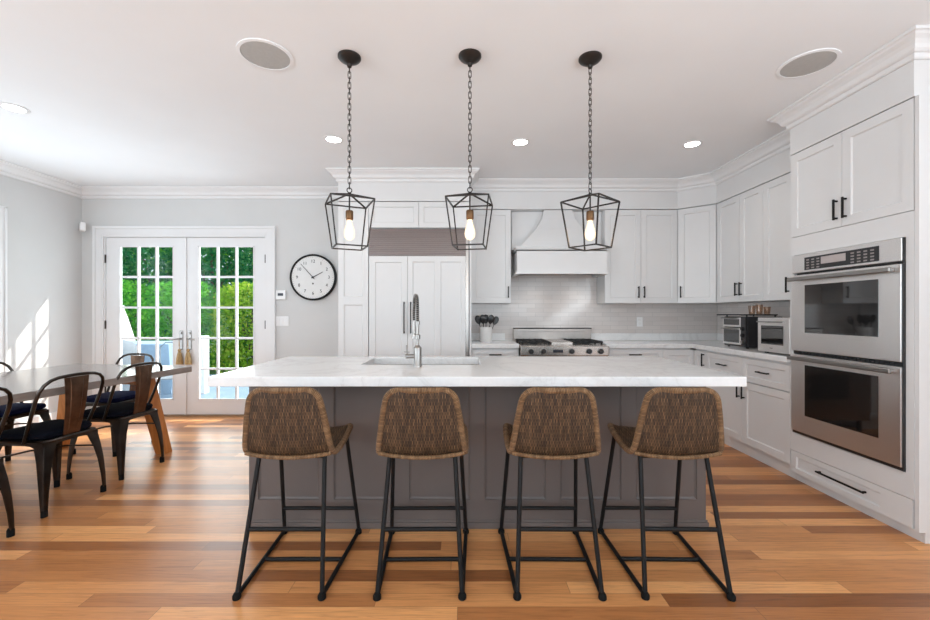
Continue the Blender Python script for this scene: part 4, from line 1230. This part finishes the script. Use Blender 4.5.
# ------------------------------------------------------------------ garden beyond the doors
struct(box(-14, 4, WB + .16, 9.0, -.22, -.10).build('floor_deck', 'deck_boards'))
struct(box(-30, 15, 9.0, 30, -.6, -.5).build('ground', 'lawn'))
rw = thing('deck_railing', 'white railing with balusters at the edge of the deck', 'railing', (-4.35, 6.9, -.10))
m = MB()
box(-.07, .07, -.07, .07, 0, .96).build('post', 'white_plastic', rw, bevel=.005)
box(-.42, -.08, -.04, .04, .80, .85).build('top_rail', 'white_plastic', rw)
box(-.42, -.08, -.02, .02, .06, .10).build('bottom_rail', 'white_plastic', rw)
for x in (-.13, -.22, -.31, -.40): box(x - .016, x + .016, -.016, .016, .10, .80).build('baluster', 'white_plastic', rw)
gc = MB(); gc.lathe([(.34, 0), (.36, .1), (.33, .55), (.30, .78), (.22, .88), (.08, .93), (.01, .935)], (-5.35, 6.35, -.10), 24)
tag(gc.build('covered_grill', 'grey_canvas', smooth=True), 'grill under a rounded grey cover on the deck', 'grill')
pt = thing('patio_table', 'pale blue cloth-covered patio table seen through the left door', 'table', (-5.75, 7.2, -.10))
m = MB(); m.loft([[(-.9, -.4, .0), (.95, -.4, 0), (.95, .6, 0), (-.9, .6, 0)], [(-.8, -.33, .82), (.85, -.33, .82), (.85, .53, .82), (-.8, .53, .82)]])
m.build('tablecloth', 'blue_cloth', pt)
um = thing('patio_umbrella', 'folded white patio umbrella standing on the deck', 'umbrella', (-7.0, 8.5, -.10))
MB().cyl((0, 0, 0), (0, 0, 1.5), .025, seg=10).build('pole', 'white_plastic', um)
MB().lathe([(.19, .60), (.24, .62), (.17, .9), (.08, 1.25), (.03, 1.40)], seg=10).build('canopy', 'white_canvas', um, smooth=True)
MB().lathe([(.25, 0), (.25, .05), (.05, .08)], seg=20).build('base', 'grey_canvas', um)
pc = thing('patio_chair', 'thin metal patio chair on the deck behind the door handles', 'chair', (-4.05, 5.75, -.10), R(20))
m = MB(); m.tube([(-.2, .2, .0), (-.2, .2, .85), (-.14, .22, .92), (.14, .22, .92), (.2, .2, .85), (.2, .2, 0)], .009, 6); m.tube([(-.2, -.2, 0), (-.2, -.2, .45), (-.2, .2, .45)], .009, 6); m.tube([(.2, -.2, 0), (.2, -.2, .45), (.2, .2, .45)], .009, 6); m.tube([(-.2, -.2, .45), (.2, -.2, .45)], .009, 6)
m.build('frame', 'grey_canvas', pc)
m = MB(); m.box(-.2, .2, -.2, .2, .452, .46); m.build('seat', 'grey_canvas', pc)

def foliage(n, c, rad, size, seed):
    rnd_ = random.Random(seed); m = MB()
    for k in range(n):
        while True:
            p = Vector((rnd_.uniform(-1, 1), rnd_.uniform(-1, 1), rnd_.uniform(-1, 1)))
            l4 = (p.x ** 4 + p.y ** 4 + p.z ** 4) ** .25
            if .25 < l4 < 1 and rnd_.random() < l4 ** 1.5: break
        q = Vector((c[0] + p.x * rad[0], c[1] + p.y * rad[1], c[2] + p.z * rad[2]))
        s_ = size * rnd_.uniform(.6, 1.4)
        a_ = Vector((rnd_.gauss(0, 1), rnd_.gauss(0, 1), rnd_.gauss(0, 1))).normalized()
        b_ = a_.cross(Vector((rnd_.gauss(0, 1), rnd_.gauss(0, 1), rnd_.gauss(0, 1)))).normalized()
        i = len(m.v)
        m.v += [tuple(q - a_ * s_), tuple(q + b_ * s_ * .45), tuple(q + a_ * s_), tuple(q - b_ * s_ * .45)]
        m.f.append((i, i + 1, i + 2, i + 3)); m.uv.append(None)
    return m
def tree(name, label, cat, x, y, z, rad, n, size, mat, seed, group):
    t_ = thing(name, label, cat, (x, y, -.5), 0, group)
    mm = foliage(n, (0, 0, z + .5), rad, size, seed)
    me = bpy.data.meshes.new('foliage'); me.from_pydata(mm.v, [], mm.f); me.materials.append(M[mat])
    o = bpy.data.objects.new('foliage', me); COL.objects.link(o); o.parent = t_
    m = MB(); m.tube([(0, 0, 0), (.05, .02, (z + .5) * .5), (-.03, 0, z + .5 + rad[2] * .5)], [.09, .07, .03], 8)
    for k in range(5):
        a_ = k * 2.4; m.tube([(0, 0, (z + .5) * (.4 + .1 * k)), (math.cos(a_) * rad[0] * .6, math.sin(a_) * rad[1] * .6, z + .5 + rad[2] * (.1 * k))], [.035, .012], 5)
    m.build('trunk', 'bark', t_)
    return t_
T = []
names = ['farthest left behind the left garden door', 'second from the left behind the left garden door', 'third from the left, behind the left garden door',
         'seen between the two garden doors', 'behind the left panes of the right garden door', 'behind the right panes of the right garden door']
for k in range(6):
    T.append(('tall dark leafy tree, front row, ' + names[k], -11.4 + 1.75 * k, 13.0, 2.1 + .25 * (k % 2), (.82, .9, 2.5), 6000, .08, 'dark_leaves'))
for k in range(5):
    T.append(('tall mid green garden tree in back row, ' + ['leftmost of five', 'second from left of five', 'middle of five', 'second from right of five', 'rightmost of five'][k], -12.3 + 2.2 * k, 15.6, 2.6, (1.05, .9, 3.0), 5000, .10, 'mid_leaves'))
for k, (lab, x, y, z, rad, n, sz, mt) in enumerate(T):
    tree('leafy_tree', lab, 'tree', x, y, z, rad, n, sz, mt, 11 + k, 'tall trees beyond the deck')
S = [('mid green bush behind the grey covered grill', -8.9, 10.6, .85, (.85, .6, 1.25), 5000, .055, 'mid_leaves'),
     ('mid green bush behind the pale blue patio table', -7.1, 10.5, .85, (.85, .6, 1.2), 5000, .055, 'mid_leaves'),
     ('yellow green bush behind the white deck railing', -5.3, 10.4, .75, (.85, .6, 1.25), 6000, .055, 'bright_leaves'),
     ('bright yellow green bush right of the white deck railing', -3.5, 10.2, .85, (.85, .6, 1.3), 6000, .055, 'bright_leaves')]
for k, (lab, x, y, z, rad, n, sz, mt) in enumerate(S):
    tree('garden_bush', lab, 'bush', x, y, z, rad, n, sz, mt, 41 + k, 'bushes at the edge of the deck')
